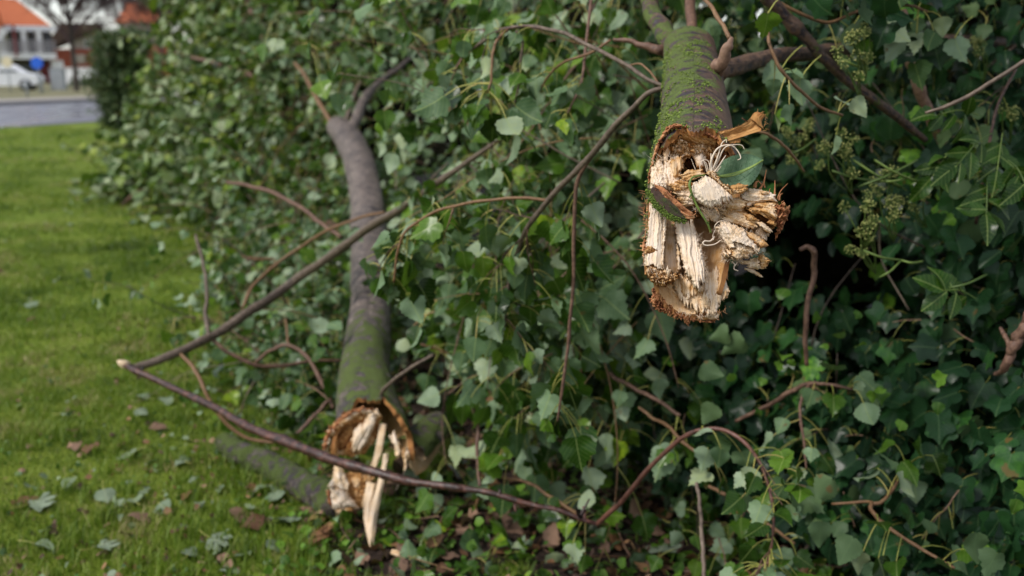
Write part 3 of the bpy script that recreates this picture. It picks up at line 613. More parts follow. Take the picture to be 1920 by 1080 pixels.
def rings_shell(mb, rings, s_end, pxm, nth=120, sub=7, inner=.92, rag=.10, moss=None, wood_tone=None, wall=True, inner_mb=None, lump=.06, ext=None, outmat=0, roll=0, rollpar=None):
    """bark shell from rings (px,py,depth,rx,ry,tilt); torn off at s_end(angle) counted in rings"""
    R6 = np.array(rings, float); n = len(R6); th = np.linspace(0, 2*np.pi, nth, endpoint=False)
    se = np.array([s_end(math.degrees(a)) for a in th]); rr = np.random.default_rng(5)
    se = se + rag*(np.repeat(rr.random(nth//3+1), 3)[:nth]-.5)*1.2+rag*(rr.random(nth)-.5)+rag*2.*(vn(th*3+5)-.5)
    m = (n-1)*sub+1; RS = smooth(R6, 400); out = np.zeros((m, nth, 3)); inn = np.zeros((m, nth, 3)); S = np.zeros((m, nth))
    for j, a in enumerate(th):
        sv_ = np.linspace(0, se[j], m); ii = np.clip(sv_/(n-1)*399, 0, 398.999); i0 = ii.astype(int); f = (ii-i0)[:, None]; q = RS[i0]*(1-f)+RS[i0+1]*f
        for i in range(m):
            x, y, d, rx, ry, k = q[i]; lp = 1+lump*(vn(d*9+3, math.cos(a)*1.7+5, math.sin(a)*1.7+5)-.5)*2+lump*.5*(vn(d*34, math.cos(a)*5+9, math.sin(a)*5+9)-.5)
            out[i, j] = at(x+rx*lp*math.sin(a), y-ry*lp*math.cos(a), d-k*ry*math.cos(a)*pxm)
            li = inner*(1-.03*vn(sv_[i]*20, a*14)-.05*vn(sv_[i]*5, a*4)); inn[i, j] = at(x+rx*li*math.sin(a), y-ry*li*math.cos(a), d-k*ry*li*math.cos(a)*pxm)
        S[:, j] = sv_
    F = grid_faces(m, nth, True); ang = np.tile(np.degrees(th), m)
    du = np.concatenate([[0], np.cumsum(np.linalg.norm(np.diff(out[:, 0], axis=0), axis=1))])
    gu = np.array([np.interp(x, S[:, 0], du) if S[-1, 0] > 0 else 0 for x in S.ravel()])
    depth_u = np.array([RS[int(min(max(x/(n-1)*399, 0), 399)), 2] for x in S.ravel()])
    mv = moss(ang, S.ravel()) if moss else .3
    mb.add(out.reshape(-1, 3), F, mv, (RS[0, 2]-depth_u)*1.1, ang/360.)
    tgt = inner_mb or mb
    k0 = max(0, m-1-int(sub*4.5)); I2 = inn[k0:]; mm = len(I2); wt = wood_tone(np.tile(np.degrees(th), mm)) if wood_tone else .5
    tgt.add(I2.reshape(-1, 3), grid_faces(mm, nth, True)[:, ::-1], wt, np.repeat(np.arange(mm)*12., nth), np.tile(th*60, mm), outmat)
    if roll:
        k = 520; q = np.arange(k)/k*nth; i0 = q.astype(int); f = (q-i0)[:, None]; MM = out[-1]*.55+inn[-1]*.45; C_ = MM[i0]*(1-f)+MM[(i0+1) % nth]*f
        C_ = C_ + (np.stack([vn(q*.9, 3.+j*7) for j in range(3)], 1)-.5)*roll*1.3
        Tn = norm(np.roll(C_, -1, 0)-np.roll(C_, 1, 0)); O_ = norm(C_-C_.mean(0)); A_ = np.cross(Tn, O_); ph = np.linspace(0, 2*np.pi, 14, endpoint=False)
        rad = roll*(.45+.9*vn(q*.4, 9.)+.35*(vn(q*2.1, 5.)-.35)+.25*(vn(q*5., 2.)-.5)); rad = np.maximum(rad, roll*.25)
        RR = rad[:, None]*(.55+.9*vn(q[:, None]*1.6, np.cos(ph)[None]*2+4, np.sin(ph)[None]*2+4)+.5*(vn(q[:, None]*6, np.cos(ph)[None]*5+4, np.sin(ph)[None]*5+4)-.5))
        VV = C_[:, None]+RR[..., None]*(np.cos(ph)[None, :, None]*O_[:, None]*.75+np.sin(ph)[None, :, None]*A_[:, None]*1.25)
        G = np.vstack([grid_faces(k, 14, True), np.stack([(k-1)*14+np.arange(14), (k-1)*14+(np.arange(14)+1) % 14, (np.arange(14)+1) % 14, np.arange(14)], 1)])
        rmb = MB(); rmb.add(VV.reshape(-1, 3), G, (.25+.6*vn(q[:, None]*.8, np.cos(ph)[None]+6, np.sin(ph)[None]+6)).ravel()); rmb.build('torn_rim', M['fray'], rollpar)
    rim = np.vstack([out[-1], out[-1]*.5+inn[-1]*.5 + rr.normal(0, .0012, (nth, 3)), inn[-1]])
    tgt.add(rim, grid_faces(3, nth, True), .66, 0, np.tile(th*60, 3), outmat)
    return out, inn
def limb(name, pts, r, mats, par, n=40, sides=10, var=.5, knots=4, px=True, mb=None, bump=.14, wob=.7):
    """a bough or twig through (photo x, photo y, depth); r in photo pixels at each point"""
    A = smooth(pts, n); rp = np.interp(np.linspace(0, len(pts)-1, n), range(len(pts)), r if hasattr(r, '__len__') else [r]*len(pts))
    P = np.array([at(*a) for a in A]); rad = rp*np.where(rp < 7.5, .82, 1)*A[:, 2]/FPX
    rs = np.random.default_rng(int(abs(pts[0][0])))
    ff = np.arange(n)*.33*min(1., 45/n); P = P + (np.stack([vn(ff+rs.random()*60), vn(ff+rs.random()*60), vn(ff+rs.random()*60)], 1)-.5)*np.minimum(rad, .012)[:, None]*wob*np.clip(np.minimum(np.arange(n), n-1-np.arange(n))/(n*.12), 0, 1)[:, None]
    own = mb is None; mb = mb or MB(); tube(mb, P, rad, sides, var, 0, bump, knots)
    return (mb.build(name, mats, par) if own else None), P
OUT = np.array((-.25, -.85, .4))
def dress(L, P, n, size, t0=.2, tpl='pop', out=OUT, flip=.5, droop=1., plen=1., pr=.0011, tip=0, lean=.2):
    """hang leaves with their stalks on a twig P"""
    k = len(P)-1
    for i in range(n):
        q = (t0+(1-t0)*random.random())*k*.999 if i >= tip else k*(.93+.065*random.random()); a = int(q); node = P[a]+(P[a+1]-P[a])*(q-a); ax = norm(P[a+1]-P[a])
        put_leaf(L, node, ax*.4+norm(np.cross(ax, rv()))*.85+out*lean, size*U(.65, 1.15), out, tpl, flip, droop, plen, None, pr)
def sprays_on(L, P, n, ln, nl, size, t0=.2, out=OUT, **k):
    m = len(P)-1
    for i in range(n):
        a = int((t0+(1-t0)*random.random())*m*.999); ax = norm(P[a+1]-P[a])
        spray(L, P[a], ax*.5+norm(np.cross(ax, rv()))*.7+out*.25, ln*U(.6, 1.2), nl, size, out, **k)

# ------------------------------------------------------------------ the near broken bough (in focus)
bough = thing('broken_bough', 'thick mossy bough torn open at its pale splintered end, hanging in front of the ivy', 'bough', at(1300, 330, 1.5))
NR = [(1294, 92, 2.05, 50, 44, .5), (1300, 150, 1.88, 56, 50, .5), (1304, 212, 1.72, 64, 58, .5), (1303, 270, 1.60, 76, 70, .5), (1302, 330, 1.50, 88, 90, .45),
      (1299, 400, 1.455, 88, 90, .4), (1295, 460, 1.415, 82, 86, .4), (1293, 512, 1.385, 76, 86, .4)]
def near_end(a):
    return float(np.interp(a, [0, 30, 60, 80, 95, 110, 128, 150, 180, 215, 240, 262, 285, 310, 330, 360], [4.02, 4.0, 3.98, 3.85, 4.35, 5.3, 6.6, 6.9, 6.95, 7., 6.8, 6.5, 5.0, 4.2, 4.05, 4.02]))
def near_moss(a, s):
    d = np.abs((a-325+180) % 360-180); v = np.clip(1.05-(d/85)**2*.62, .0, 1)
    return np.clip(v*.66 + .08*(s < 2.2), 0, .75)
def near_tone(a):
    up = np.abs((a+180) % 360-180); return np.interp(up, [0, 75, 110, 150, 180], [.36, .40, .38, .32, .30])
mb, mw = MB(), MB()
n_out, n_in = rings_shell(mb, NR, near_end, .0008, 150, 9, .925, .13, near_moss, near_tone, inner_mb=mw, lump=.06)
mb.build('bark', M['bark'], bough); mw.build('inner_wall', M['wood'], bough)
# the torn wood itself: one continuous mass, region after region from the back of the hollow to the pieces standing out in front
def relief(regions, step=.62, x0=1198., y0=228., x1=1486., y1=616., csc=2.512, org=(1180., 190.), base=1.5, unit=.0008, k_=1.):
    """each region: outline (crop points), w at top, w at bottom, grain, tone, and its surface: ridges, lumps, crumb, bulge, jag"""
    gxx, gyy = np.meshgrid(np.arange(x0, x1, step), np.arange(y0, y1, step)); H = np.full(gxx.shape, -1e3); TN = np.zeros(gxx.shape); GU = np.zeros(gxx.shape); GV = np.zeros(gxx.shape); MT = np.zeros(gxx.shape, int); SD = np.zeros(gxx.shape)
    for ri, (poly, wt, wb, gr, tone, o) in enumerate(regions):
        P = np.array(poly, float)/csc+np.array(org); lo, hi = P.min(0)-8, P.max(0)+8
        j0, j1 = np.searchsorted(gxx[0], [lo[0], hi[0]]); i0, i1 = np.searchsorted(gyy[:, 0], [lo[1], hi[1]])
        X_, Y_ = gxx[i0:i1, j0:j1], gyy[i0:i1, j0:j1]; g = norm(np.array(gr, float)); s = ri*7.31
        wx = (vn(X_/9+s, Y_/9, 1.)-.5)*8+(vn(X_/30+s, Y_/30, 5.)-.5)*10; U_ = X_*g[0]+Y_*g[1]; V_ = -X_*g[1]+Y_*g[0]+.35*wx
        jag = o.get('jag', 4.)*((vn(V_/1.1+s, s)-.5)*.7+(vn(V_/3.2+s, s+4)-.5)*1.1+(vn(V_/9+s, s+9)-.5)*.8); wob = o.get('wob', 1.6)
        A, B = X_+g[0]*jag+(vn(X_/3.5, Y_/3.5, s)-.5)*2*wob, Y_+g[1]*jag+(vn(X_/3.5, Y_/3.5, s+30)-.5)*2*wob
        ins = np.zeros(A.shape, bool); dist = np.full(A.shape, 1e9); n = len(P)
        for k in range(n):
            (ax, ay), (bx_, by_) = P[k], P[(k+1) % n]
            c = (ay > B) != (by_ > B); ins ^= c & (A < (bx_-ax)*(B-ay)/((by_-ay) or 1e-9)+ax)
            t = np.clip(((A-ax)*(bx_-ax)+(B-ay)*(by_-ay))/max((bx_-ax)**2+(by_-ay)**2, 1e-9), 0, 1); dist = np.minimum(dist, np.hypot(A-ax-t*(bx_-ax), B-ay-t*(by_-ay)))
        ymn, ymx = P[:, 1].min(), P[:, 1].max(); w = wt+(wb-wt)*np.clip((Y_-ymn)/(ymx-ymn), 0, 1)
        w = w + o.get('sx', 0)*(X_-P[:, 0].mean())/max(np.ptp(P[:, 0]), 1)
        e = np.clip(dist/o.get('er', 5.), 0, 1); w = w - o.get('ed', 7.)*(1-e)**2 + o.get('bulge', 4.)*np.clip(dist/14, 0, 1)
        rd, ru = o.get('ridge', 3.)*.72, o.get('rough', 2.)*(.62 if not o.get('mat') else 1)
        w = w + rd*((vn(V_/5+s, U_/60, 2.)-.5)*1.5+(vn(V_/2.1+s, U_/44, 7.)-.5)*.6+(vn(V_/.9+s, U_/26, 7.)-.5)*.14) + ru*((vn(X_/7+s, Y_/7, 3.)-.5)*1.5+(vn(X_/2.6+s, Y_/2.6, 6.)-.5)*.9+(vn(X_/1.2, Y_/1.2, s)-.5)*.25)
        cr = o.get('crumb', 0)
        if cr: q = vn(V_/3.2+s, U_/5., 8.); q2 = vn(V_/1.5+s, U_/2.4, 4.); w = w + cr*(np.abs(q-.5)*2.2+np.abs(q2-.5)*1.1-.6)
        steps = o.get('steps', 0)                      # broken layers across the grain
        if steps: q = vn(U_/14+s, V_/5, 6.)+vn(U_/5, V_/2.5, s)*.35; w = w + .55*steps*(np.floor(q*5)/5-.5)*2
        tn = tone + .8*o.get('tv', .22)*(vn(X_/11+s, Y_/11, 9.)-.5)*2 + .10*(vn(V_/1.6+s, U_/30, 1.)-.5)*2 + o.get('et', .12)*(1-np.clip(dist/3.5, 0, 1))
        if cr: tn = tn - .22*(np.abs(q-.5)*2-.35)
        h, tt, uu, vv, mm, ss = (a[i0:i1, j0:j1] for a in (H, TN, GU, GV, MT, SD))
        h[ins] = w[ins]; tt[ins] = tn[ins]; uu[ins] = U_[ins]; vv[ins] = V_[ins]; mm[ins] = o.get('mat', 0); ss[ins] = dist[ins]
    ok = H > -900; idx = np.full(H.shape, -1); idx[ok] = np.arange(ok.sum())
    q = ok[:-1, :-1] & ok[1:, :-1] & ok[:-1, 1:] & ok[1:, 1:]
    F = np.stack([idx[:-1, :-1][q], idx[1:, :-1][q], idx[1:, 1:][q], idx[:-1, 1:][q]], 1); fm = MT[:-1, :-1][q]
    # distance from the silhouette, for the thickness of the pieces
    d = np.where(ok, 60., 0.)
    for _ in range(34):
        m = np.minimum(np.minimum(np.roll(d, 1, 0), np.roll(d, -1, 0)), np.minimum(np.roll(d, 1, 1), np.roll(d, -1, 1)))+1; d = np.minimum(d, np.where(ok, m, 0))
    th_ = np.sqrt(np.clip(d/34, 0, 1))*26
    pts = lambda w: np.stack(WW(gxx[ok], gyy[ok], w[ok]), 1)
    def WW(px, py, w):
        dd = base-w*unit; a = (px-960)/FPX*dd; b = -(py-540)/FPX*dd; return a, b*SP+dd*CP, CAMH+b*CP-dd*SP
    n = ok.sum(); V = np.vstack([pts(H), pts(H-th_-.3)])
    mb = MB(); va, ua, ga = np.clip(TN[ok], 0, 1), GU[ok], GV[ok]
    for m in (0, 1):
        f = F[fm == m]; mb.add(V, np.vstack([f, f[:, ::-1]+n]), np.tile(va, 2), np.tile(ua, 2), np.tile(ga, 2), m)
    return mb
RG = []
def rg(poly, wt, wb, gr, tone, **o): RG.append((poly, wt, wb, gr, tone, o))
# hollow under the bark
rg([(108, 300), (116, 240), (140, 178), (172, 132), (220, 110), (290, 122), (350, 138), (400, 162), (445, 182), (485, 215), (508, 262), (500, 312), (440, 330), (380, 345), (310, 345), (250, 330), (180, 330), (120, 330)], 34, -22, (.15, 1), .40, crumb=11, rough=7, ridge=4, tv=.3, jag=2)
rg([(210, 130), (290, 128), (360, 150), (430, 185), (400, 215), (330, 205), (270, 190), (225, 165)], 30, 4, (.9, .5), .36, rough=5, ridge=4, tv=.15, et=.1)
rg([(440, 232), (500, 250), (512, 282), (490, 314), (440, 316), (425, 280)], 6, 0, (.3, 1), .62, crumb=8, rough=5, et=.1)
rg([(255, 290), (280, 265), (312, 268), (326, 295), (312, 328), (275, 330)], -46, -60, (0, 1), .7, crumb=6)  # sunken hole, its shade also put into a darker tone
rg([(120, 262), (150, 250), (165, 285), (130, 300)], 22, 30, (0, 1), .48, crumb=5)
for k, (x, y, l, ww) in enumerate(((150, 205, 26, 12), (176, 190, 20, 10), (205, 215, 24, 12), (232, 232, 24, 14), (258, 212, 22, 12), (200, 165, 20, 12), (240, 170, 18, 14), (285, 200, 20, 12), (140, 230, 24, 9), (300, 232, 22, 14), (345, 215, 26, 14), (225, 258, 26, 12), (380, 225, 26, 14), (410, 255, 28, 14), (270, 245, 22, 10), (330, 262, 24, 12), (390, 285, 26, 12))):
    rg([(x-ww, y-l*.5), (x+ww*.6, y-l*.6), (x+ww, y+l*.3), (x+ww*.2, y+l*.7), (x-ww*.7, y+l*.4)], 26-.14*(y-150), 30-.14*(y-150), (.1+.2*math.sin(k*3), 1), .22+.05*(k*7 % 5), rough=4, ridge=3, wob=2, ed=9)
rg([(163, 212), (184, 198), (184, 258), (178, 305), (160, 305), (158, 260)], 26, 38, (0, 1), .12, ridge=4, jag=5)
rg([(300, 246), (344, 236), (364, 262), (352, 306), (314, 306), (302, 275)], 8, 12, (.1, 1), .10, ridge=4, jag=7)
# ragged bark rims
FR = dict(mat=1, crumb=7, rough=5, wob=3.4, ed=8, jag=3, tv=.5)
rg([(96, 312), (112, 240), (138, 178), (172, 124), (212, 104), (246, 114), (192, 134), (154, 188), (128, 248), (112, 306), (104, 400), (88, 404), (84, 352)], 38, 50, (-.3, 1), .5, **FR)
rg([(208, 104), (300, 116), (380, 148), (434, 178), (428, 192), (370, 168), (290, 132), (216, 120)], 40, 34, (1, .3), .45, **FR)
# wall of the hanging lower half and its floor
rg([(296, 500), (400, 505), (440, 600), (446, 690), (424, 770), (430, 830), (360, 850), (318, 800), (300, 650), (286, 560)], -56, 60, (.04, 1), .46, ridge=3, bulge=0)  # browner tone paints in the shade behind the slat
rg([(432, 640), (460, 655), (468, 760), (466, 850), (446, 840), (430, 790)], 24, 66, (.04, 1), .66, mat=1, rough=4)
rg([(108, 872), (150, 862), (148, 912), (186, 962), (256, 1008), (336, 1030), (412, 1026), (424, 1012), (420, 1030), (392, 1040), (330, 1042), (290, 1034), (280, 1060), (262, 1050), (246, 1030), (200, 1018), (136, 990), (96, 948), (104, 915)], 104, 112, (1, .5), .5, mat=1, crumb=10, rough=7, wob=4, ed=10, jag=3, tv=.5)
rg([(146, 872), (200, 842), (222, 900), (246, 950), (296, 985), (372, 1004), (440, 985), (425, 1014), (408, 1032), (338, 1030), (258, 1010), (188, 965), (150, 920)], 92, 108, (1, .5), .36, ridge=1.5, rough=2, jag=1, bulge=-2, et=.2)
rg([(204, 850), (240, 812), (330, 800), (424, 790), (452, 850), (474, 892), (458, 934), (428, 962), (418, 1004), (380, 1004), (330, 994), (262, 968), (232, 930), (216, 885)], 84, 120, (.04, 1), .17, ridge=6, jag=13, steps=2, rough=1, tv=.14)
rg([(236, 830), (300, 815), (345, 860), (352, 905), (300, 930), (248, 905)], 94, 116, (.04, 1), .26, ridge=5, jag=12, steps=4)
rg([(330, 936), (344, 905), (372, 892), (384, 940), (372, 984), (338, 1002)], 116, 124, (.02, 1), .14, ridge=4, jag=12)
rg([(424, 800), (444, 832), (474, 892), (464, 932), (442, 950), (424, 900), (418, 840)], 88, 110, (.12, 1), .17, ridge=4, jag=7)
# pale sheets
rg([(84, 452), (96, 470), (90, 520), (86, 600), (78, 690), (72, 772), (60, 706), (54, 682), (70, 640), (78, 560)], 60, 116, (-.05, 1), .55, mat=1, crumb=7, rough=5, wob=4, jag=4, tv=.5)
rg([(176, 530), (216, 552), (224, 640), (236, 756), (244, 802), (218, 816), (158, 792), (158, 680), (170, 600)], 24, 84, (.04, 1), .19, ridge=2.5, jag=7, rough=1)
rg([(222, 640), (242, 716), (246, 780), (230, 806), (224, 740)], 74, 108, (.06, 1), .14, ridge=3, jag=6)
rg([(88, 462), (122, 496), (178, 516), (174, 600), (163, 680), (163, 770), (154, 806), (84, 796), (70, 772), (76, 690), (86, 600), (88, 520)], 62, 138, (-.05, 1), .04, ridge=5, jag=5, rough=1., tv=.08, bulge=7, ed=12)
rg([(158, 516), (180, 528), (174, 610), (163, 690), (161, 772), (152, 762), (156, 640)], 76, 138, (-.04, 1), .0, ridge=3, jag=5, tv=.08)
rg([(68, 690), (100, 684), (128, 696), (112, 712), (84, 722), (68, 712)], 122, 126, (1, .1), .42, crumb=7, rough=4, wob=3)
rg([(72, 776), (112, 770), (150, 790), (196, 806), (232, 816), (238, 828), (206, 850), (160, 874), (120, 864), (84, 834), (68, 796)], 130, 134, (.3, 1), .40, crumb=15, rough=8, wob=3, tv=.35)
rg([(158, 790), (182, 786), (198, 800), (190, 834), (178, 836), (172, 812)], 138, 140, (.1, 1), .06, ridge=4, jag=9)
rg([(210, 560), (240, 562), (302, 556), (322, 630), (346, 716), (362, 790), (364, 836), (346, 852), (326, 882), (308, 872), (282, 834), (256, 800), (240, 720), (222, 640)], 80, 152, (.15, 1), .03, ridge=7.5, jag=9, rough=1., bulge=9, tv=.06, ed=12)
# pad on the upper left
rg([(102, 300), (130, 284), (165, 290), (200, 268), (246, 264), (256, 310), (240, 345), (250, 384), (232, 412), (190, 424), (140, 410), (98, 404), (96, 340)], 38, 70, (.1, 1), .03, ridge=4, jag=10, rough=5, tv=.15)
rg([(194, 276), (250, 266), (254, 320), (237, 342), (242, 362), (206, 358), (194, 312)], 52, 68, (.1, 1), .33, ridge=5, jag=7, steps=3)
rg([(104, 348), (140, 330), (180, 345), (190, 400), (150, 410), (106, 400)], 62, 76, (.3, 1), .05, ridge=3, jag=8, rough=6, tv=.12)
# the great torn lump on the right
rg([(318, 490), (400, 500), (480, 476), (560, 420), (640, 428), (700, 480), (718, 520), (690, 588), (645, 640), (600, 664), (560, 620), (470, 600), (440, 590), (380, 548)], 50, 62, (1, .3), .36, rough=8, ridge=6, steps=6)
rg([(314, 508), (360, 498), (430, 515), (455, 560), (405, 580), (352, 552)], 64, 70, (.6, 1), .12, ridge=4, jag=10, rough=5)
rg([(420, 505), (490, 470), (540, 480), (555, 515), (500, 540), (440, 540)], 74, 84, (1, .2), .30, ridge=6, jag=8, rough=6, steps=5)
rg([(498, 460), (540, 428), (560, 408), (600, 412), (642, 420), (692, 440), (698, 476), (640, 472), (590, 484), (556, 506), (520, 484)], 82, 90, (1, .1), .10, ridge=3, jag=5, rough=3, bulge=8, tv=.2)
rg([(612, 425), (650, 420), (660, 436), (630, 446)], 94, 96, (1, .2), .42, crumb=4)
rg([(556, 506), (600, 478), (640, 474), (694, 474), (722, 520), (692, 590), (650, 574), (612, 542), (580, 530)], 90, 98, (1, .38), .34, ridge=12, rough=6, steps=6, jag=6, bulge=7)
rg([(596, 532), (625, 534), (662, 560), (642, 574), (606, 558)], 58, 64, (1, .4), .62, rough=5)  # darker tone paints the shade inside this hollow
rg([(610, 505), (650, 494), (690, 505), (694, 560), (660, 545), (630, 530)], 102, 104, (1, .5), .30, ridge=12, jag=9, rough=4)
rg([(438, 542), (500, 518), (560, 522), (612, 556), (618, 598), (572, 600), (500, 580), (450, 572)], 88, 96, (1, .32), .27, ridge=6, rough=5, jag=8, bulge=8)
rg([(535, 530), (580, 535), (605, 560), (560, 566)], 102, 104, (1, .4), .36, ridge=4, rough=4, jag=5)
rg([(596, 566), (632, 570), (664, 598), (678, 614), (662, 622), (620, 600)], 102, 106, (.8, .6), .10, ridge=4, jag=5)
rg([(588, 600), (624, 588), (646, 620), (650, 657), (622, 654), (600, 634)], 76, 82, (.2, 1), .10, ridge=2, bulge=8, rough=2)
rg([(404, 592), (440, 564), (482, 574), (540, 600), (592, 658), (618, 704), (602, 732), (542, 742), (472, 748), (440, 738), (456, 684), (430, 640)], 106, 122, (.7, .8), .06, ridge=5, jag=9, rough=3, bulge=13, tv=.14, ed=12)
rg([(470, 690), (520, 668), (585, 690), (600, 722), (540, 738), (478, 744)], 118, 120, (.8, .6), .22, ridge=6, jag=8, rough=6, bulge=6)
rg([(544, 610), (582, 618), (642, 660), (660, 680), (622, 698), (592, 668), (562, 642)], 104, 108, (1, .6), .32, ridge=5, rough=5, jag=5, bulge=6)
rg([(515, 748), (570, 742), (605, 733), (626, 700), (662, 752), (640, 790), (592, 794), (552, 782)], 90, 98, (1, -.2), .20, ridge=7, rough=6, jag=8, bulge=7)
rg([(600, 744), (632, 716), (660, 752), (640, 788), (610, 780)], 100, 102, (1, -.1), .36, ridge=7, rough=6, jag=6)
rg([(542, 782), (576, 784), (632, 824), (624, 834), (574, 808), (548, 798)], 92, 96, (.8, .5), .07, ridge=3, jag=5)
# cream block and its white face
rg([(234, 356), (268, 324), (342, 318), (350, 350), (300, 372), (240, 374)], 78, 86, (1, -.2), .26, ridge=7, jag=6, steps=3, bulge=6)
rg([(188, 392), (250, 368), (312, 384), (336, 420), (326, 462), (302, 492), (258, 498), (240, 482), (214, 432)], 80, 90, (1, .12), .20, ridge=6, jag=7, rough=6, bulge=8, steps=3)
rg([(188, 388), (240, 372), (300, 384), (296, 408), (250, 420), (205, 420)], 90, 94, (1, .1), .34, ridge=5, rough=7, jag=6, crumb=4)
rg([(420, 480), (470, 455), (520, 450), (560, 470), (540, 500), (480, 515)], 92, 96, (1, .1), .26, ridge=5, rough=7, jag=8)
rg([(296, 402), (330, 368), (360, 344), (392, 350), (442, 396), (484, 432), (492, 462), (432, 492), (390, 504), (340, 494), (308, 464)], 114, 122, (.4, 1), .0, ridge=1.2, jag=5, rough=.5, bulge=9, tv=.06, et=.05, ed=12)
rg([(360, 342), (384, 322), (412, 334), (432, 366), (440, 388), (492, 402), (494, 448), (470, 432), (440, 404), (400, 372)], 116, 120, (.7, .7), .30, ridge=4, rough=9, crumb=8, wob=2.4, jag=3)
rg([(468, 398), (520, 384), (562, 394), (552, 420), (512, 442), (480, 432)], 106, 110, (1, -.1), .33, ridge=4, rough=6, jag=5, bulge=6)
# reddish bark hooking down on the far right
rg([(690, 478), (728, 484), (758, 510), (748, 560), (722, 602), (690, 652), (680, 648), (694, 602), (688, 562), (702, 530), (686, 498)], 96, 90, (-.3, 1), .5, mat=1, crumb=11, rough=8, wob=3.2, jag=5, bulge=8, tv=.5)
relief(RG).build('torn_wood', [M['wood'], M['fray']], bough)
mb = MB()   # loose fibres along the torn edges
for path, n, l, dr, sp, ra, sd_ in (([(1222, 306, 54), (1250, 300, 52), (1280, 298, 44)], 50, 13, (0, -1, .3), 3, .4, 5), ([(1310, 440, 90), (1320, 490, 122), (1325, 520, 140)], 46, 11, (1, -.3, .2), 1.2, .28, 7), ([(1292, 524, 140), (1308, 536, 144), (1323, 522, 140)], 26, 9, (.1, 1, .1), 2.5, .5, 8),
                                    ([(1352, 385, 74), (1390, 420, 92), (1420, 432, 96)], 50, 9, (-.3, .9, .3), 6, .3, 13), ([(1343, 424, 96), (1358, 460, 110), (1358, 486, 116), (1385, 488, 106)], 170, 8, (-.8, .6, .4), 2.2, .26, 15), ([(1350, 425, 108), (1380, 445, 122), (1410, 465, 124)], 160, 7, (.2, .8, .8), 7, .24, 16),
                                    ([(1300, 388, 108), (1335, 392, 112), (1372, 378, 112)], 110, 7, (0, 1, .2), 1.6, .26, 20), ([(1272, 582, 118), (1310, 590, 124), (1345, 590, 122)], 70, 6, (0, 1, .1), 2, .4, 21), ([(1216, 420, 100), (1212, 470, 120), (1210, 500, 130)], 40, 8, (-1, .3, .2), 1.5, .3, 22), ([(1214, 500, 136), (1240, 525, 142)], 50, 5, (.1, .6, 1), 5, .4, 23)):
    hairs(mb, path, n, l, dr, sp, ra, (.0, .14), seed=sd_)
for q in ([(1358, 487, 106), (1372, 486, 108), (1384, 489, 106)], [(1372, 490, 106), (1378, 496, 108), (1376, 500, 108)], [(1384, 490, 100), (1376, 503, 104), (1384, 508, 104)]):
    tube(mb, [W(*p) for p in smooth(q, 10)], .0009, 5, .02)
kind(mb.build('loose_fibre', M['wood'], bough), 'stuff')
mb = MB()   # white curling fibres
for q, r_ in (([(1331, 322, 112), (1334, 300, 120), (1344, 280, 124), (1360, 272, 124), (1374, 274, 122), (1384, 284, 122), (1389, 296, 124), (1383, 300, 124)], 1.7),
              ([(1335, 320, 112), (1343, 302, 120), (1350, 280, 122), (1354, 268, 124), (1362, 262, 124), (1362, 268, 124)], 1.5), ([(1338, 320, 112), (1348, 298, 118), (1358, 278, 124), (1372, 272, 126), (1390, 272, 124), (1396, 280, 124)], 1.3),
              ([(1340, 322, 112), (1350, 308, 116), (1361, 291, 118)], 1.9), ([(1334, 322, 114), (1334, 306, 116), (1333, 288, 118)], 2.0), ([(1344, 322, 112), (1352, 312, 116)], 1.3),
              ([(1326, 322, 112), (1322, 308, 116), (1318, 296, 118)], 1.0), ([(1328, 320, 112), (1324, 306, 116), (1316, 302, 118), (1313, 312, 118)], .9), ([(1332, 318, 114), (1328, 302, 116), (1318, 300, 116), (1310, 306, 114)], .8),
              ([(1304, 318, 84), (1300, 308, 88), (1296, 298, 92)], .8), ([(1313, 318, 86), (1311, 306, 88)], .8)):
    P = smooth(q, 26); mb = MB(); tube(mb, [W(*p) for p in P], np.linspace(1.15, .45, 26)*r_*.0008, 6, .0); mb.build('curled_fibre', M['wood'], bough)
for q, r_ in (([(1340, 444, 108), (1332, 452, 116), (1322, 452, 120), (1318, 456, 122), (1324, 460, 122), (1340, 458, 120), (1352, 450, 112)], 1.5), ([(1344, 434, 108), (1340, 425, 118), (1347, 416, 122), (1358, 414, 118), (1364, 420, 110)], .9), ([(1342, 430, 108), (1337, 440, 116), (1338, 450, 118)], .8)):
    P = smooth(q, 30); mb = MB(); tube(mb, [W(*p) for p in P], np.linspace(1.1, .6, 30)*r_*.0008, 6, .0); mb.build('curled_fibre', M['wood'], bough)
mb = MB()   # brown flap of inner bark sticking out at the upper right
sheet(mb, [(1330, 247, 22), (1358, 244, 26), (1384, 236, 34), (1402, 226, 38), (1414, 210, 40)], [(1338, 268, 20), (1364, 264, 28), (1392, 256, 36), (1416, 248, 42), (1433, 244, 44)], 44, 50, 5, .0, .10, 3, -4, 3, .50, .08)
sheet(mb, [(1408, 222, 40), (1414, 212, 42), (1424, 209, 44)], [(1432, 244, 44), (1428, 228, 46), (1437, 215, 46)], 22, 16, 5, .0, .15, 3, 2, 3, .52, .1)
sheet(mb, [(1352, 258, 22), (1362, 264, 26), (1370, 272, 28)], [(1384, 254, 28), (1388, 262, 30), (1386, 270, 30)], 20, 14, 4, .05, .3, 3, 2, 3, .5)
hairs(mb, [(1418, 212, 42), (1434, 216, 46), (1432, 244, 44)], 30, 7, (1, -.1, 0), 2, .5, (.4, .6), seed=23)
hairs(mb, [(1340, 250, 26), (1370, 246, 34), (1398, 232, 40)], 60, 7, (.6, -.5, .3), 2, .4, (.5, .75), seed=24)
tube(mb, [W(1402, 228, 40), W(1395, 224, 42), W(1391, 221, 42)], .0008, 5, .95)
mb.build('bark_flap', M['wood'], bough)
mb = MB()   # spikes and bristles of torn bark
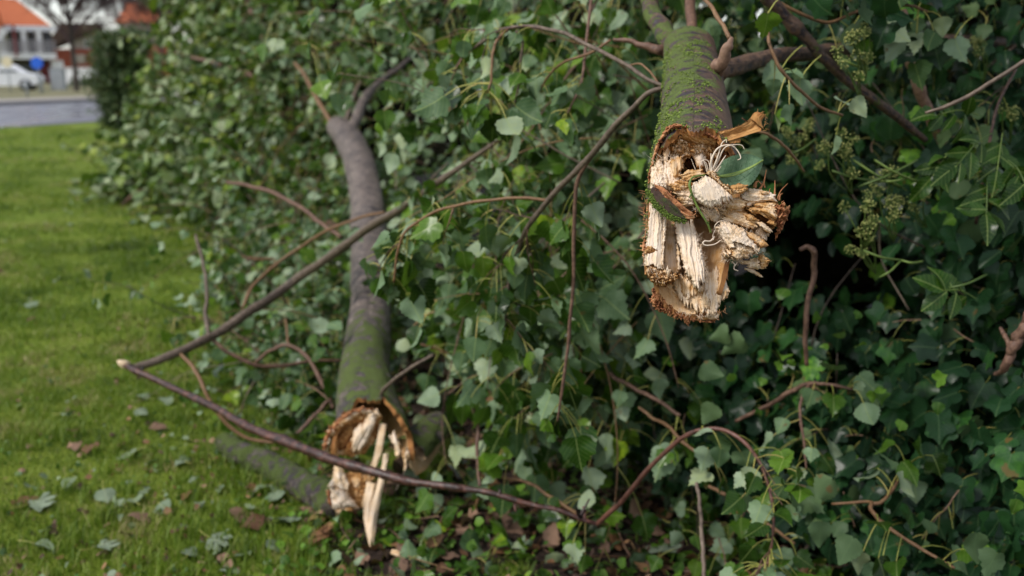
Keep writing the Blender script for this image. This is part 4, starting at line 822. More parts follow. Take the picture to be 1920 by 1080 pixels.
for q, r_ in (([(1424, 356, 70), (1432, 342, 72), (1437, 318, 74)], 2.2), ([(1428, 346, 70), (1420, 336, 70)], 1.), ([(1452, 372, 78), (1453, 355, 80), (1453, 338, 80)], 2.), ([(1457, 374, 78), (1464, 358, 80), (1477, 344, 82)], 1.2),
              ([(1461, 376, 78), (1463, 366, 80), (1468, 362, 82)], 1.6), ([(1443, 364, 80), (1443, 356, 82), (1445, 353, 82)], 1.), ([(1415, 352, 70), (1418, 342, 72), (1423, 340, 72)], 3.), ([(1434, 352, 70), (1433, 340, 72)], 1.2), ([(1465, 380, 80), (1470, 376, 82)], 1.)):
    P = smooth(q, 12); mk = MB(); tube(mk, [W(*p) for p in P], np.linspace(1.2, .25, 12)*r_*.0008, 6, .6); mk.build('bark_spike', M['fray'], bough)
for (x0, y0, x1, y1, n, l, d_) in ((1212, 360, 1209, 470, 46, 10, (-1, -.3, .1)), (1222, 545, 1290, 600, 60, 7, (-.3, 1, 0)), (1290, 598, 1366, 575, 40, 6, (.2, 1, 0))):
    hairs(mb, [(x0, y0, 90 if y0 < 500 else 118), (x1, y1, 120)], n, l, d_, 3, .6, (.4, .9), seed=n)
kind(mb.build('bark_bristle', M['fray'], bough), 'stuff')
mb = MB()   # strip of mossy bark peeled across the left side
L_, R_ = [(1224, 348, 92), (1246, 364, 106), (1268, 386, 114), (1284, 404, 114)], [(1215, 362, 84), (1232, 394, 104), (1258, 412, 112), (1288, 418, 110)]
sheet(mb, L_, R_, 30, 40, 9, .02, .05, 3, 8, 3, .45, .1)
st = mb.build('peeled_bark', M['bark'], bough); a_ = st.data.attributes['var'].data
mb = MB()
sheet(mb, [(1228, 346, 94), (1252, 358, 110), (1276, 384, 118), (1302, 402, 116)], [(1230, 356, 94), (1248, 372, 110), (1268, 396, 116), (1298, 412, 114)], 16, 40, 8, .0, .05, 4, 4, 5, .5, .2)
sheet(mb, [(1278, 394, 116), (1292, 402, 118), (1306, 401, 116)], [(1274, 402, 114), (1290, 411, 116), (1304, 407, 114)], 10, 18, 8, .0, .1, 2, 3, 3, .7)
crumbs(mb, [(1228, 350, 98), (1256, 366, 112), (1280, 392, 118), (1302, 405, 116)], 110, (4, 4, 3), 2.6, (.2, .9), 1.4, seed=32)
mb.build('bark_edge', M['fray'], st)
mb = MB(); r_ = np.random.default_rng(3)   # moss tufts
for k in range(8800):
    i, j = int(r_.integers(8, n_out.shape[0])), int(r_.integers(0, n_out.shape[1])); a = j/n_out.shape[1]*360; p = n_out[i, j]
    v = near_moss(np.array([a]), np.array([3.]))[0]; u = vn(p[0]*60, p[1]*42, p[2]*60)
    u = .3*u+.7*vn(i*.42+vn(a*.08)*2, a*.034, 3.)
    if v < .36 or u < .86-v*.62 or n_out[i, j][2] < 1.16: continue
    p = p + r_.normal(0, .0011, 3); nn = norm(p-n_out[i].mean(0)); s_ = .0008+.0017*r_.random()**2
    V = _oct*(.6+.7*r_.random((6, 3)))*s_ + p + nn*s_*.7; mb.add(V, _octf, .25+.6*r_.random())
P = smooth([(1217, 360, 92), (1230, 386, 112), (1256, 406, 120), (1282, 414, 118)], 60)
for k in range(900):
    q = P[int(60*r_.random()**1.5)] + r_.normal(0, 1, 3)*(3.2, 3.2, 1.6); p = W(*q); s_ = .0006+.001*r_.random(); mb.add(_oct*(.6+.7*r_.random((6, 3)))*s_+p, _octf, .05+.7*r_.random())
kind(mb.build('moss', M['moss'], bough, False), 'stuff')
# torn-off leaf caught in the splinters
lf = thing('torn_leaf', 'oval dark green leaf with serrated edge stuck in the splintered bough end', 'leaf', W(1345, 330, 100))
def focus_leaf_mat():
    m, nt, N = newmat('torn_leaf_blade'); u, w = attr(N, 'gu'), attr(N, 'gv'); P = objco(N); n = noise(N, P, 130, 4, .6); n2 = noise(N, P, 520, 3)
    c = ramp(N, n, [(.3, (.075, .14, .07)), (.5, (.115, .195, .105)), (.75, (.175, .26, .15))])
    aw = mth(N, 'ABSOLUTE', w); sd = mth(N, 'GREATER_THAN', mth(N, 'SINE', mth(N, 'MULTIPLY', mth(N, 'SUBTRACT', u, mth(N, 'MULTIPLY', aw, .7)), 44.)), .94)
    c = mixc(N, mth(N, 'MULTIPLY', sd, .35), c, (.03, .085, .03)); c = mixc(N, mth(N, 'LESS_THAN', aw, .016), c, (.26, .36, .09))
    sp = mth(N, 'GREATER_THAN', mth(N, 'ADD', mth(N, 'MULTIPLY', n2, .7), mth(N, 'MULTIPLY', noise(N, P, 900, 1), .35)), .63); c = mixc(N, mth(N, 'MULTIPLY', sp, .8), c, (.02, .045, .018))
    finish(nt, N, c, .5, mth(N, 'ADD', mth(N, 'MULTIPLY', n, 2.), sd), .5, .0012, .25, .12, (.12, .26, .05)); return m
rows, cols = 40, 17; yy = np.linspace(0, 1, rows); wv = np.interp(yy, [0, .08, .25, .45, .65, .82, .93, 1], [.02, .16, .29, .335, .31, .21, .10, .0])*(1+.022*np.where(np.arange(rows) % 2, 1, -1)); ct = np.linspace(-1, 1, cols)
bx, by = np.array((1340, 331.)), np.array((1432, 300.)); ax = by-bx; pr = np.array((-ax[1], ax[0]))
V, gu, gv = [], [], []
for a, w_ in zip(yy, wv):
    for c_ in ct:
        q = bx+ax*a+pr*w_*c_ + np.array((0, 7.*math.sin(a*3.14)))*(.9) ; V.append(W(q[0], q[1], 96-14*a+13*abs(c_)*w_*2-20*a*a*max(0, -c_)*.6+3*math.sin(a*9+c_*3))); gu.append(a); gv.append(c_*w_)
mb = MB(); mb.add(V, grid_faces(rows, cols), .5, gu, gv); mb.build('blade', focus_leaf_mat(), lf)
mb = MB(); tube(mb, [W(*p) for p in smooth([(1340, 330, 98), (1360, 331.5, 99), (1385, 326, 99), (1412, 313, 93), (1429, 301, 84)], 24)], np.linspace(1.7, .5, 24)*.0008, 6, .6)
M['leaf_stem'] = plain('leaf_stem', [(.2, (.06, .10, .015)), (.55, (.15, .21, .035)), (.9, (.28, .34, .08))], 90, .5, .1); mb.build('midrib', M['leaf_stem'], lf)
mb = MB(); tube(mb, [W(*p) for p in smooth([(1322, 328, 110), (1308, 330, 118), (1297, 334, 122), (1293, 348, 124), (1297, 362, 124), (1304, 380, 122), (1316, 402, 124), (1327, 420, 124), (1333, 436, 118)], 50)], np.interp(np.arange(50), [0, 15, 18, 35, 49], [1.6, 1.9, 2.4, 2.0, 1.9])*.0008, 7, .38, bump=.5)
for q in ([(1297, 362, 126), (1293, 369, 130), (1291, 372, 128)], [(1325, 416, 126), (1331, 418, 128)]): tube(mb, [W(*p) for p in smooth(q, 8)], np.linspace(2, .3, 8)*.0008, 5, .3)
mb.build('stalk', M['leaf_stem'], lf)
TW = [M['twig']]; TO = [M['twig_orange']]; TG = [M['twig_grey']]; TR = [M['twig_red']]
LB = Leaves(True)                                    # leaves growing on the near bough
limb('limb', [(1296, 108, 2.0), (1265, 85, 2.08), (1237, 50, 2.18), (1218, 5, 2.3), (1206, -60, 2.45), (1190, -160, 2.7)], [24, 20, 17, 16, 15, 13], [M['bark']], bough, 40, 14, .60)
limb('limb', [(1298, 104, 2.05), (1297, 50, 2.2), (1298, -50, 2.45), (1300, -160, 2.8)], [12, 10, 10, 9], TW, bough, 36, 10)
limb('limb', [(1330, 140, 1.96), (1355, 132, 1.98), (1410, 117, 2.08), (1480, 104, 2.2), (1565, 94, 2.36), (1680, 76, 2.6), (1800, 76, 2.85), (1960, 84, 3.1)], [19, 18, 16, 14, 12, 11, 11, 9], [M['bark']], bough, 60, 12, .12)
limb('broken_stub', [(1343, 140, 1.83), (1348, 126, 1.80), (1356, 104, 1.78), (1366, 82, 1.77), (1372, 70, 1.77)], [10, 12.5, 11.5, 8, 3.5], TW, bough, 24, 12, .8)
_, P = limb('twig', [(1367, 72, 1.77), (1362, 58, 1.78), (1350, 38, 1.8), (1332, 12, 1.83), (1312, -12, 1.88), (1290, -40, 1.94)], [4.5, 5, 5, 4.5, 4.5, 4], TO, bough, 24, 8)
limb('twig', [(1250, 98, 2.1), (1228, 93, 2.1), (1190, 80, 2.12), (1150, 74, 2.14)], [9, 9, 6, 4], TW, bough, 24, 8)
_, P1 = limb('drooping_branch', [(1256, 164, 1.9), (1222, 172, 1.9), (1185, 203, 1.94), (1132, 262, 2.02), (1080, 320, 2.1), (1030, 374, 2.18), (990, 428, 2.26), (972, 470, 2.32), (956, 510, 2.36), (950, 570, 2.4), (946, 612, 2.42)], [6, 6, 6.5, 7, 7, 6.5, 5.5, 5, 4.5, 4, 3.5], TG, bough, 70, 8)
_, P2 = limb('drooping_twig', [(1112, 290, 2.06), (1084, 335, 2.1), (1078, 380, 2.12), (1077, 440, 2.14), (1074, 540, 2.17), (1066, 635, 2.2), (1056, 715, 2.22), (1045, 790, 2.24)], [4, 5, 4.5, 4.5, 4.2, 4, 3.6, 2.4], TW, bough, 60, 7)
_, P3 = limb('twig', [(1026, 376, 2.19), (985, 372, 2.2), (930, 374, 2.22), (860, 384, 2.26), (800, 405, 2.3), (760, 436, 2.34), (745, 475, 2.36), (738, 530, 2.38)], [4, 4, 3.6, 3.6, 3.5, 3.5, 3, 2.4], TO, bough, 50, 7)
_, P4 = limb('arching_twig', [(1254, 165, 1.93), (1215, 148, 1.98), (1160, 115, 2.06), (1095, 80, 2.16), (1040, 57, 2.26), (985, 50, 2.34), (940, 57, 2.4), (905, 80, 2.46), (870, 105, 2.52), (840, 150, 2.6)], [4.5, 4.5, 5, 5, 4.6, 4.4, 4.2, 4, 3.5, 2.5], TG, bough, 60, 7)
_, P5 = limb('twig', [(952, 55, 2.38), (930, 78, 2.36), (923, 110, 2.35), (921, 148, 2.35), (914, 175, 2.35)], [3.8, 3.6, 3.4, 3, 2], TO, bough, 30, 7)
_, P6 = limb('twig', [(968, 58, 2.36), (980, 80, 2.38), (976, 120, 2.4), (972, 165, 2.42), (962, 205, 2.42)], [3.4, 3.2, 3, 2.6, 2], TG, bough, 30, 7)
_, P7 = limb('twig', [(1112, -30, 2.5), (1105, 30, 2.42), (1098, 90, 2.36), (1092, 150, 2.32), (1075, 190, 2.3), (1062, 215, 2.3)], [3.8, 3.6, 3.4, 3.2, 2.6, 2], TW, bough, 36, 7)
_, P8 = limb('twig', [(1145, 75, 2.3), (1110, 98, 2.32), (1060, 115, 2.36), (1030, 140, 2.4), (1012, 170, 2.42)], [3.2, 3, 3, 2.6, 2], TO, bough, 30, 7)
_, P9 = limb('twig', [(1250, 190, 1.96), (1230, 150, 1.98), (1205, 122, 2.0), (1180, 122, 2.04)], [2.6, 2.6, 2.4, 2], TO, bough, 24, 7)
_, P10 = limb('twig', [(1440, 55, 2.0), (1446, 95, 1.98), (1468, 135, 1.98), (1495, 165, 2.0), (1535, 200, 2.04), (1580, 216, 2.08)], [3.8, 4, 4, 3.8, 3.6, 3], TO, bough, 40, 7)
limb('twig', [(1412, 246, 1.9), (1440, 252, 1.9), (1468, 272, 1.92), (1490, 296, 1.94), (1508, 322, 1.97)], [3.4, 3.6, 3.4, 3.2, 2.4], TO, bough, 30, 7)
_, P11 = limb('twig', [(1420, -20, 2.2), (1480, 15, 2.2), (1550, 42, 2.22), (1620, 18, 2.24), (1700, 10, 2.26), (1740, 22, 2.28)], [4, 4, 3.8, 3.8, 3.5, 2.5], TO, bough, 40, 7)
limb('limb', [(1415, -60, 2.05), (1442, 0, 2.1), (1482, 38, 2.14), (1520, 84, 2.18), (1560, 124, 2.22), (1602, 158, 2.26), (1650, 192, 2.32), (1698, 232, 2.4), (1735, 262, 2.46)], [11, 11, 11, 10, 9.5, 9, 8.5, 8, 7], [M['bark']], bough, 50, 10, .34)
limb('limb', [(1690, 20, 2.5), (1702, 80, 2.5), (1712, 120, 2.5), (1728, 175, 2.5), (1752, 235, 2.54), (1768, 265, 2.58)], [10, 11, 11, 10.5, 10, 9], [M['twig']], bough, 40, 10, .75)
dress(LB, P2, 34, .078, .12, 'pop_hi', tip=9, lean=-1.1)
dress(LB, P3, 22, .072, .3, 'pop_hi', tip=6, lean=-.9); dress(LB, P4, 8, .05, .5, 'pop_hi', lean=-.8); dress(LB, P5, 15, .08, .75, 'pop_hi', tip=10, pr=.0014, plen=1.2)
dress(LB, P6, 9, .045, .4, 'pop_hi'); dress(LB, P7, 12, .055, .5, 'pop_hi', tip=5); dress(LB, P8, 8, .05, .5); dress(LB, P1, 26, .076, .45, 'pop_hi', tip=8, lean=-1.1)
BK = np.array((-.1, .8, -.2)); sprays_on(LB, P1, 10, .16, 6, .06, .4, BK*1., tpl='pop_hi'); sprays_on(LB, P3, 6, .12, 5, .055, .4, BK, tpl='pop_hi'); sprays_on(LB, P4, 5, .14, 5, .05, .5, BK)
dress(LB, P10, 7, .05, .1, 'pop_hi', tip=2, plen=1.3); dress(LB, P11, 11, .062, .4, 'pop_hi', flip=.9, plen=1.2, tip=3)
for (px, py, d, s_, v, fl) in ((1465, 130, 2.1, .06, .6, 1), (1655, 35, 2.2, .085, .9, 1), (1690, 70, 2.22, .07, .8, 1), (1602, 45, 2.2, .075, .8, 1), (1790, 72, 2.25, .065, .6, 1), (1440, 25, 1.95, .055, .85, 0), (1500, 150, 2.05, .055, .5, 1)):
    b = at(px, py, d); LB.leaf(b, norm(rv(.4)-UP*.8+np.array((-.3, 0, 0))), norm(np.array((0, -1, .5))+rv(.3))*(-1 if fl else 1), s_, v, 'pop_hi'); LB.pet(b, b+np.array((.02, .02, .03)), b+np.array((.05, .03, .05)), .0012)
# the curtain of drooping leafy shoots behind it
PA_ = Patch([[(680, -330, 5.35), (900, -330, 4.75), (1100, -330, 4.15), (1270, -330, 3.75)], [(735, -60, 4.75), (900, -60, 4.15), (1100, -60, 3.55), (1270, -60, 3.15)], [(770, 150, 4.35), (900, 150, 3.75), (1100, 150, 3.25), (1260, 150, 3.05)],
             [(785, 380, 3.75), (900, 380, 3.25), (1050, 380, 3.00), (1230, 380, 3.00)], [(790, 560, 3.40), (890, 560, 3.00), (1050, 560, 2.85), (1180, 560, 3.00)], [(810, 740, 3.40), (880, 770, 3.05), (1040, 770, 2.85), (1130, 740, 3.00)]])
for k in range(370):
    u, v = random.random(), random.random()**.85; p = PA_.ev(u, v); n = PA_.nrm(u, v); b = random.random()**1.6
    p = p - n*b*.75; d = n*U(0, .8)-UP*U(-.3, .8)+np.array((U(-1, .6), 0, 0))
    if v > .82 and random.random() < .7: continue
    spray(LB, p, d, U(.14, .32), random.randint(6, 10), U(.062, .098), n, 'pop_hi', .55, 1., .0024, .12, 1.1)
for k in range(2500):                            # leaves deeper inside
    u, v = (random.random() if k < 1500 else U(0, .4)), random.random(); p = PA_.ev(u, v); n = PA_.nrm(u, v); p = p-n*U(.3, 1.1)
    LB.leaf(p, norm(rv(.7)-UP*.6), norm(n+UP*.4+rv(.5))*random.choice((1, -1)), U(.045, .065), random.random(), 'pop_lo')
mb = MB(); LB.fill(mb); mb.build('foliage', LM('poplar'), bough)
PA_.core('shade_core', bough, 1.25, M['gap_shade'], trim=.01)

# ------------------------------------------------------------------ the second bough, lying on the lawn
bough2 = thing('broken_bough', 'long mossy bough lying on the lawn, its hollow broken end toward the viewer', 'bough', ground(700, 960))
LR = [(634, 238, 6.5, 22, 20, .4), (655, 263, 6.1, 27, 25, .4), (672, 300, 5.7, 29, 27, .4), (684, 350, 5.3, 30, 28, .4), (689, 400, 5.0, 32, 30, .4), (692, 450, 4.7, 34, 32, .4), (694, 510, 4.3, 38, 36, .4),
      (695, 570, 4.0, 38, 37, .4), (689, 640, 3.7, 42, 41, .4), (684, 700, 3.45, 47, 46, .4), (687, 752, 3.28, 58, 57, .4), (697, 808, 3.14, 72, 64, .4), (697, 850, 3.06, 82, 75, .4)]
def far_end(a): return float(np.interp(a, [0, 20, 45, 70, 95, 120, 150, 180, 215, 240, 265, 285, 310, 335, 360], [11.0, 11.05, 11.35, 11.75, 11.9, 11.3, 9.5, 9.2, 9.5, 11.2, 11.9, 11.75, 11.35, 11.05, 11.0]))
def far_moss(a, s):
    d = np.abs((a+180) % 360-180); return np.clip((.765-(d/100)**2*.28)*np.clip((s-6.3)/2.2, .25, 1), 0, .8)
mb, mw = MB(), MB()
f_out, f_in = rings_shell(mb, LR, far_end, .00166, 110, 8, .90, .22, far_moss, lambda a: .36+0*a, inner_mb=mw, lump=.07)
mb.build('bark', M['bark_grey'], bough2); mw.build('inner_wall', M['wood'], bough2)
def W2(px, py, w): return at(px, py, 3.1 - w*.00166)
RG = []
rg([(58, 410), (80, 310), (130, 240), (200, 182), (290, 152), (380, 162), (420, 195), (400, 260), (384, 340), (310, 430), (240, 450), (130, 446)], -6, -2, (.5, 1), .42, crumb=7, rough=5, ridge=4, tv=.3)
rg([(120, 330), (190, 260), (260, 235), (250, 300), (190, 390), (130, 420)], -14, -4, (-.4, 1), .52, crumb=5, ridge=4)
rg([(52, 410), (72, 300), (118, 238), (194, 178), (290, 142), (382, 148), (418, 198), (392, 208), (344, 182), (290, 182), (220, 220), (158, 268), (108, 332), (92, 424), (60, 440)], 10, 16, (.6, 1), .16, ridge=4, rough=7, crumb=5, wob=3, tv=.25)
rg([(46, 404), (66, 300), (112, 234), (190, 172), (288, 138), (390, 146), (360, 156), (290, 158), (204, 194), (134, 254), (88, 318), (70, 410)], 14, 18, (.6, 1), .5, mat=1, rough=5, wob=3, crumb=5)
rg([(222, 344), (250, 270), (308, 232), (328, 168), (364, 164), (380, 210), (362, 270), (332, 330), (304, 392), (266, 430), (234, 404)], 6, 22, (-.45, 1), .07, ridge=6, jag=9, rough=4, bulge=6, tv=.15)
rg([(452, 322), (490, 278), (516, 340), (537, 400), (522, 452), (494, 448), (490, 390)], 18, 28, (.2, 1), .12, ridge=6, jag=9, rough=5)
rg([(524, 412), (576, 402), (584, 440), (572, 492), (566, 522), (543, 518), (548, 470)], 26, 34, (.05, 1), .13, ridge=6, jag=9, rough=5)
relief(RG, .9, 590., 750., 790., 890., 3.273, (590., 720.), 3.1, .00166).build('torn_wood', [M['wood'], M['fray']], bough2)
for L_, R_, tn in (([(712, 790, -6), (708, 820, 10), (702, 850, 20), (694, 880, 26), (688, 902, 28)], [(726, 792, -6), (720, 825, 10), (712, 860, 20), (700, 884, 26), (693, 900, 28)], .2),
                   ([(719, 845, 12), (714, 880, 22), (704, 920, 46), (693, 960, 68), (688, 1000, 88), (693, 1032, 100)], [(729, 846, 12), (724, 882, 24), (716, 924, 46), (708, 966, 68), (703, 1004, 88), (699, 1028, 100)], .10),
                   ([(688, 900, 30), (683, 940, 54), (683, 980, 76), (691, 1020, 94)], [(706, 905, 30), (700, 945, 54), (697, 985, 76), (697, 1026, 94)], .18), ([(688, 905, 26), (680, 935, 30), (676, 956, 32)], [(696, 905, 26), (690, 935, 30), (682, 954, 32)], .22)):
    mb = MB(); sheet(mb, L_, R_, 10, 34, 6, .05, .2, 3, 2, 2, tn, w=W2); mb.build('splinter', M['wood'], bough2)
# the half that split away beside it
def W3(px, py, w): return at(px, py, 3.12 - w*.00166)
mb = MB(); th = np.linspace(-1.15, 1.5, 34); A0, A1 = W3(763, 858, 0), W3(822, 800, -110); ca = norm(A1-A0); sd = norm(np.cross(ca, UP)); uu = np.cross(sd, ca); V = []
tt = np.linspace(0, 1, 30)
for t in tt:
    c = A0*(1-t)+A1*t; rad = (.066+.006*t)*(1-.25*t)
    for a in th: V.append(c+(uu*math.cos(a)+sd*math.sin(a))*rad*(1+.12*(vn(t*5, a*2)-.5)+.06*(vn(t*15, a*6)-.5)))
V = np.array(V); mb.add(V, grid_faces(30, 34), .74, np.repeat(tt*.2, 34), np.tile(th/6, 30)); mb.build('split_bark', M['bark_grey'], bough2)
mb = MB(); sheet(mb, [(764, 845, 10), (768, 870, 6), (780, 892, -4)], [(846, 812, -110), (836, 822, -90), (800, 880, -20)], 40, 30, 20, .0, .0, 5, 4, 3, .24, .06, w=W3)
V2 = []
for i, t in enumerate(tt):
    a0, b0 = V.reshape(30, 34, 3)[i, 0], V.reshape(30, 34, 3)[i, -1]
    for q in np.linspace(0, 1, 16): V2.append(a0*(1-q)+b0*q+(vn(t*4, q*9)-.5)*.014*uu - uu*.012*math.sin(q*3.14))
mb.add(V2, grid_faces(30, 16)[:, ::-1], .26, np.repeat(tt*110, 16), np.tile(np.linspace(0, 70, 16), 30)); mb.build('split_face', M['wood'], bough2)
for lb in ([(656, 250, 6.15), (668, 222, 6.3), (682, 188, 6.5), (704, 160, 6.8), (735, 136, 7.1), (770, 108, 7.4)],):
    _, PL = limb('limb', lb, [11, 9.5, 9, 7, 6, 4], [M['bark_grey']], bough2, 40, 10, .15)
limb('limb', [(645, 240, 6.4), (655, 205, 6.5), (668, 170, 6.7), (676, 150, 6.9)], [4, 5, 4, 3], TG, bough2, 24, 8)
limb('twig', [(625, 236, 6.6), (606, 205, 6.7), (586, 170, 6.9), (566, 135, 7.1), (552, 118, 7.2)], [5.5, 5, 4.2, 4, 3], TO, bough2, 30, 8)
limb('twig', [(712, 757, 3.2), (716, 735, 3.1), (734, 716, 3.05), (765, 694, 3.0), (790, 678, 2.97), (812, 665, 2.95)], [4.5, 4.5, 4, 4, 3.5, 3], TG, bough2, 30, 8)
limb('twig', [(712, 752, 3.2), (706, 720, 3.3), (703, 680, 3.4), (707, 640, 3.55)], [2.6, 2.4, 2, 1.6], TO, bough2, 24, 6)
limb('twig', [(765, 870, 3.05), (742, 920, 3.0)], [1.5, 1], TG, bough2, 8, 5)
L2 = Leaves(True)
PB_ = Patch([[(430, -240, 10.5), (560, -240, 9.2), (660, -240, 8.2), (820, -240, 6.8)], [(440, -90, 9.5), (560, -90, 8.4), (660, -90, 7.6), (800, -90, 6.4)], [(450, 130, 8.6), (560, 130, 8.0), (660, 130, 7.5), (800, 130, 6.0)], [(440, 330, 7.8), (540, 330, 7.2), (660, 330, 6.4), (800, 300, 5.3)],
             [(420, 480, 7.2), (520, 480, 6.3), (640, 480, 5.4), (780, 450, 4.4)], [(430, 600, 5.7), (520, 610, 5.3), (620, 640, 4.6), (780, 620, 3.9)]])
for k in range(500):
    u, v = random.random(), random.random(); p = PB_.ev(u, v); n = PB_.nrm(u, v); p = p-n*random.random()**1.5*.9
    p[2] = max(p[2], .08)
    spray(L2, p, n*U(.1, 1)+UP*U(-.5, .6)+np.array((U(-.9, .5), 0, 0)), U(.2, .4), random.randint(7, 11), U(.06, .092), norm(n+UP*.5), 'pop', .5, .8, .0026, .08)
PD_ = Patch([[(350, 430, 8.4), (450, 430, 7.4), (560, 440, 6.0), (650, 450, 5.3)], [(390, 530, 6.5), (470, 530, 6.1), (560, 540, 5.2), (640, 550, 4.6)], [(410, 620, 5.2), (480, 640, 4.9), (560, 650, 4.3), (640, 660, 3.95)], [(450, 720, 4.25), (500, 740, 4.1), (560, 760, 3.8), (630, 780, 3.5)]])
for k in range(230):
    u, v = random.random()**.8, random.random(); p = PD_.ev(u, v); n = norm(np.array((-.3, -.5, .8))); p = p-n*random.random()*.22; p[2] = max(p[2], .02)
    spray(L2, p, rv(.6)+np.array((-.3, -.1, .15)), U(.12, .3), random.randint(5, 8), U(.055, .085), n, 'pop', .5, .7, .0024, .08)
for k in range(1600):
    u, v = random.random(), random.random(); Q = random.choice((PB_, PB_, PD_)); p = Q.ev(u, v)-Q.nrm(u, v)*U(.25, 1.2 if Q is PB_ else .3); p[2] = max(p[2], .01)
    L2.leaf(p, norm(rv(.7)-UP*.4), norm(np.array((0, -.6, .8))+rv(.5))*random.choice((1, -1)), U(.045, .065), random.random(), 'pop_lo')
mb = MB(); L2.fill(mb); mb.build('foliage', LM('poplar'), bough2)
PB_.core('shade_core', bough2, 1.3, M['gap_shade'], amp=.3, trim=.05, vmax=.62)

def hang_twigs(P_, par, n, seed, lo, hi, L, size, mats=(TW, TO, TG), u0=0., v1=.9):
    rs = np.random.default_rng(seed)
    for k in range(n):
        u, v = u0+(1-u0)*rs.random(), v1*rs.random(); p = P_.ev(u, v); nn = P_.nrm(u, v); p = p+nn*rs.uniform(.06, .22); l = rs.uniform(lo, hi)
        d = norm(np.array((rs.uniform(-1, .7), 0, rs.uniform(-.9, .8)))+nn*.15); q = [p]
        for i in range(5): d = norm(d+np.array((0, 0, -.16))+rs.normal(0, .14, 3)); q.append(q[-1]+d*l/5)
        P = smooth(q, 28)
        if any(across_bough(x, 8, 0) for x in P[::6]): continue
        P[:, 2] = np.maximum(P[:, 2], .03); mb = MB(); r0 = rs.uniform(.0017, .0040); tube(mb, P, np.linspace(r0, r0*.35, 28), 6, rs.random(), 0, .2, 5)
        mb.build('twig', mats[k % len(mats)], par); dress(L, P, int(rs.integers(4, 9)), size, .45, 'pop_hi', nn, .4, 1., 1.3, .0011, 3, -.5)
LX = Leaves(True); hang_twigs(PA_, bough, 66, 5, .35, .9, LX, .072)
mb = MB(); LX.fill(mb); mb.build('shoot_leaves', LM('poplar'), bough)
LX = Leaves(True); hang_twigs(PB_, bough2, 52, 6, .5, 1.2, LX, .058, v1=.8)
hang_twigs(PD_, bough2, 32, 7, .3, .8, LX, .055, v1=1.)
mb = MB(); LX.fill(mb); mb.build('shoot_leaves', LM('poplar'), bough2)

# ------------------------------------------------------------------ short log with a pale torn end
log = thing('broken_log', 'short mossy log lying on the grass with a pale torn end under the dark branch', 'log', ground(540, 930))
A = [(418, 828, 3.62), (450, 848, 3.55), (500, 870, 3.45), (560, 905, 3.3), (610, 932, 3.18), (636, 944, 3.12)]
limb('bark', A, [17, 21, 24, 27, 30, 30], [M['bark_grey']], log, 70, 26, .70, 2, bump=.2)
RG = []
rg([(150, 566), (240, 525), (330, 515), (374, 556), (340, 660), (276, 764), (214, 700), (160, 660)], 2, 16, (.6, 1), .46, crumb=6, rough=5, ridge=5)
rg([(214, 560), (300, 545), (300, 620), (235, 640)], 8, 14, (.6, 1), .36, ridge=5, rough=4, jag=8)
rg([(76, 640), (102, 588), (124, 498), (150, 484), (178, 492), (182, 542), (212, 612), (204, 664), (168, 668), (130, 640)], 12, 30, (.1, 1), .12, ridge=6, jag=8, rough=4, bulge=5)
rg([(74, 656), (130, 620), (172, 648), (244, 718), (264, 752), (202, 770), (140, 796), (88, 742)], 26, 38, (.7, .6), .09, ridge=7, jag=8, rough=5, bulge=8, tv=.2)
rg([(70, 660), (98, 640), (96, 700), (112, 752), (86, 744)], 30, 36, (.1, 1), .45, mat=1, rough=5, crumb=5)
rg([(130, 770), (200, 752), (262, 748), (240, 778), (190, 792), (142, 800)], 34, 40, (1, .1), .32, ridge=6, jag=8, rough=4)
relief(RG, .9, 600., 855., 715., 980., 3.273, (590., 720.), 3.1, .00166).build('torn_end', [M['wood'], M['fray']], log)

# ------------------------------------------------------------------ branches and twigs lying across the scene
fork = thing('broken_branch', 'long dark forked branch with a pale cut tip lying across both broken ends', 'branch', ground(240, 700))
_, DL = limb('dark_limb', [(232, 685, 3.5), (250, 694, 3.45), (300, 716, 3.38), (400, 765, 3.2), (500, 815, 3.0), (600, 852, 2.85), (700, 882, 2.75), (800, 905, 2.7), (900, 920, 2.66), (1000, 945, 2.62), (1080, 970, 2.6), (1124, 984, 2.6)], [5, 6.4, 6.8, 7.4, 8, 8.8, 8.2, 7.4, 6.6, 6, 5.4, 4.6], TR, fork, 200, 12, .5, 30, bump=.34, wob=1.5)
for k in range(15):
    a = DL[int(random.uniform(6, 190))]; d_ = norm(rv()*(1, .5, .7)+UP*.3); l = U(.012, .05); mb = MB(); tube(mb, smooth([a, a+d_*l*.5+rv(.002), a+d_*l+rv(.004)], 8), np.linspace(.0055, .0022, 8), 7, random.random(), 0, .3); mb.build('spur', TR, fork)
_, F1 = limb('arching_twig', [(1120, 983, 2.6), (1150, 955, 2.54), (1185, 918, 2.48), (1230, 865, 2.42), (1285, 817, 2.36), (1340, 803, 2.32), (1388, 822, 2.28), (1425, 868, 2.25), (1446, 925, 2.22), (1451, 970, 2.2), (1447, 1020, 2.2), (1440, 1060, 2.2)], [6, 6.2, 6, 5.6, 5, 4.8, 4.6, 4.4, 4, 3.6, 3, 2], TR, fork, 90, 8, .75)
_, F2 = limb('grey_limb', [(236, 686, 3.5), (262, 686, 3.53), (330, 664, 3.6), (400, 629, 3.75), (470, 585, 3.9), (545, 532, 4.1), (610, 486, 3.9), (690, 430, 3.55), (770, 380, 3.2), (860, 315, 2.95), (955, 250, 2.8)], [6, 7.5, 8, 8, 8.5, 8.5, 8, 8, 7.5, 6.5, 5], TG, fork, 90, 10, .5, 10)
mb = MB(); c = at(233, 684, 3.5); tube(mb, [c+np.array((-.022, -.004, .016)), c+np.array((-.012, -.003, .009)), c+np.array((-.002, 0, .002)), c+np.array((.014, .004, -.006))], [.003, .0095, .0135, .014], 9, .14, 0, .7); mb.build('cut_tip', M['wood'], fork)
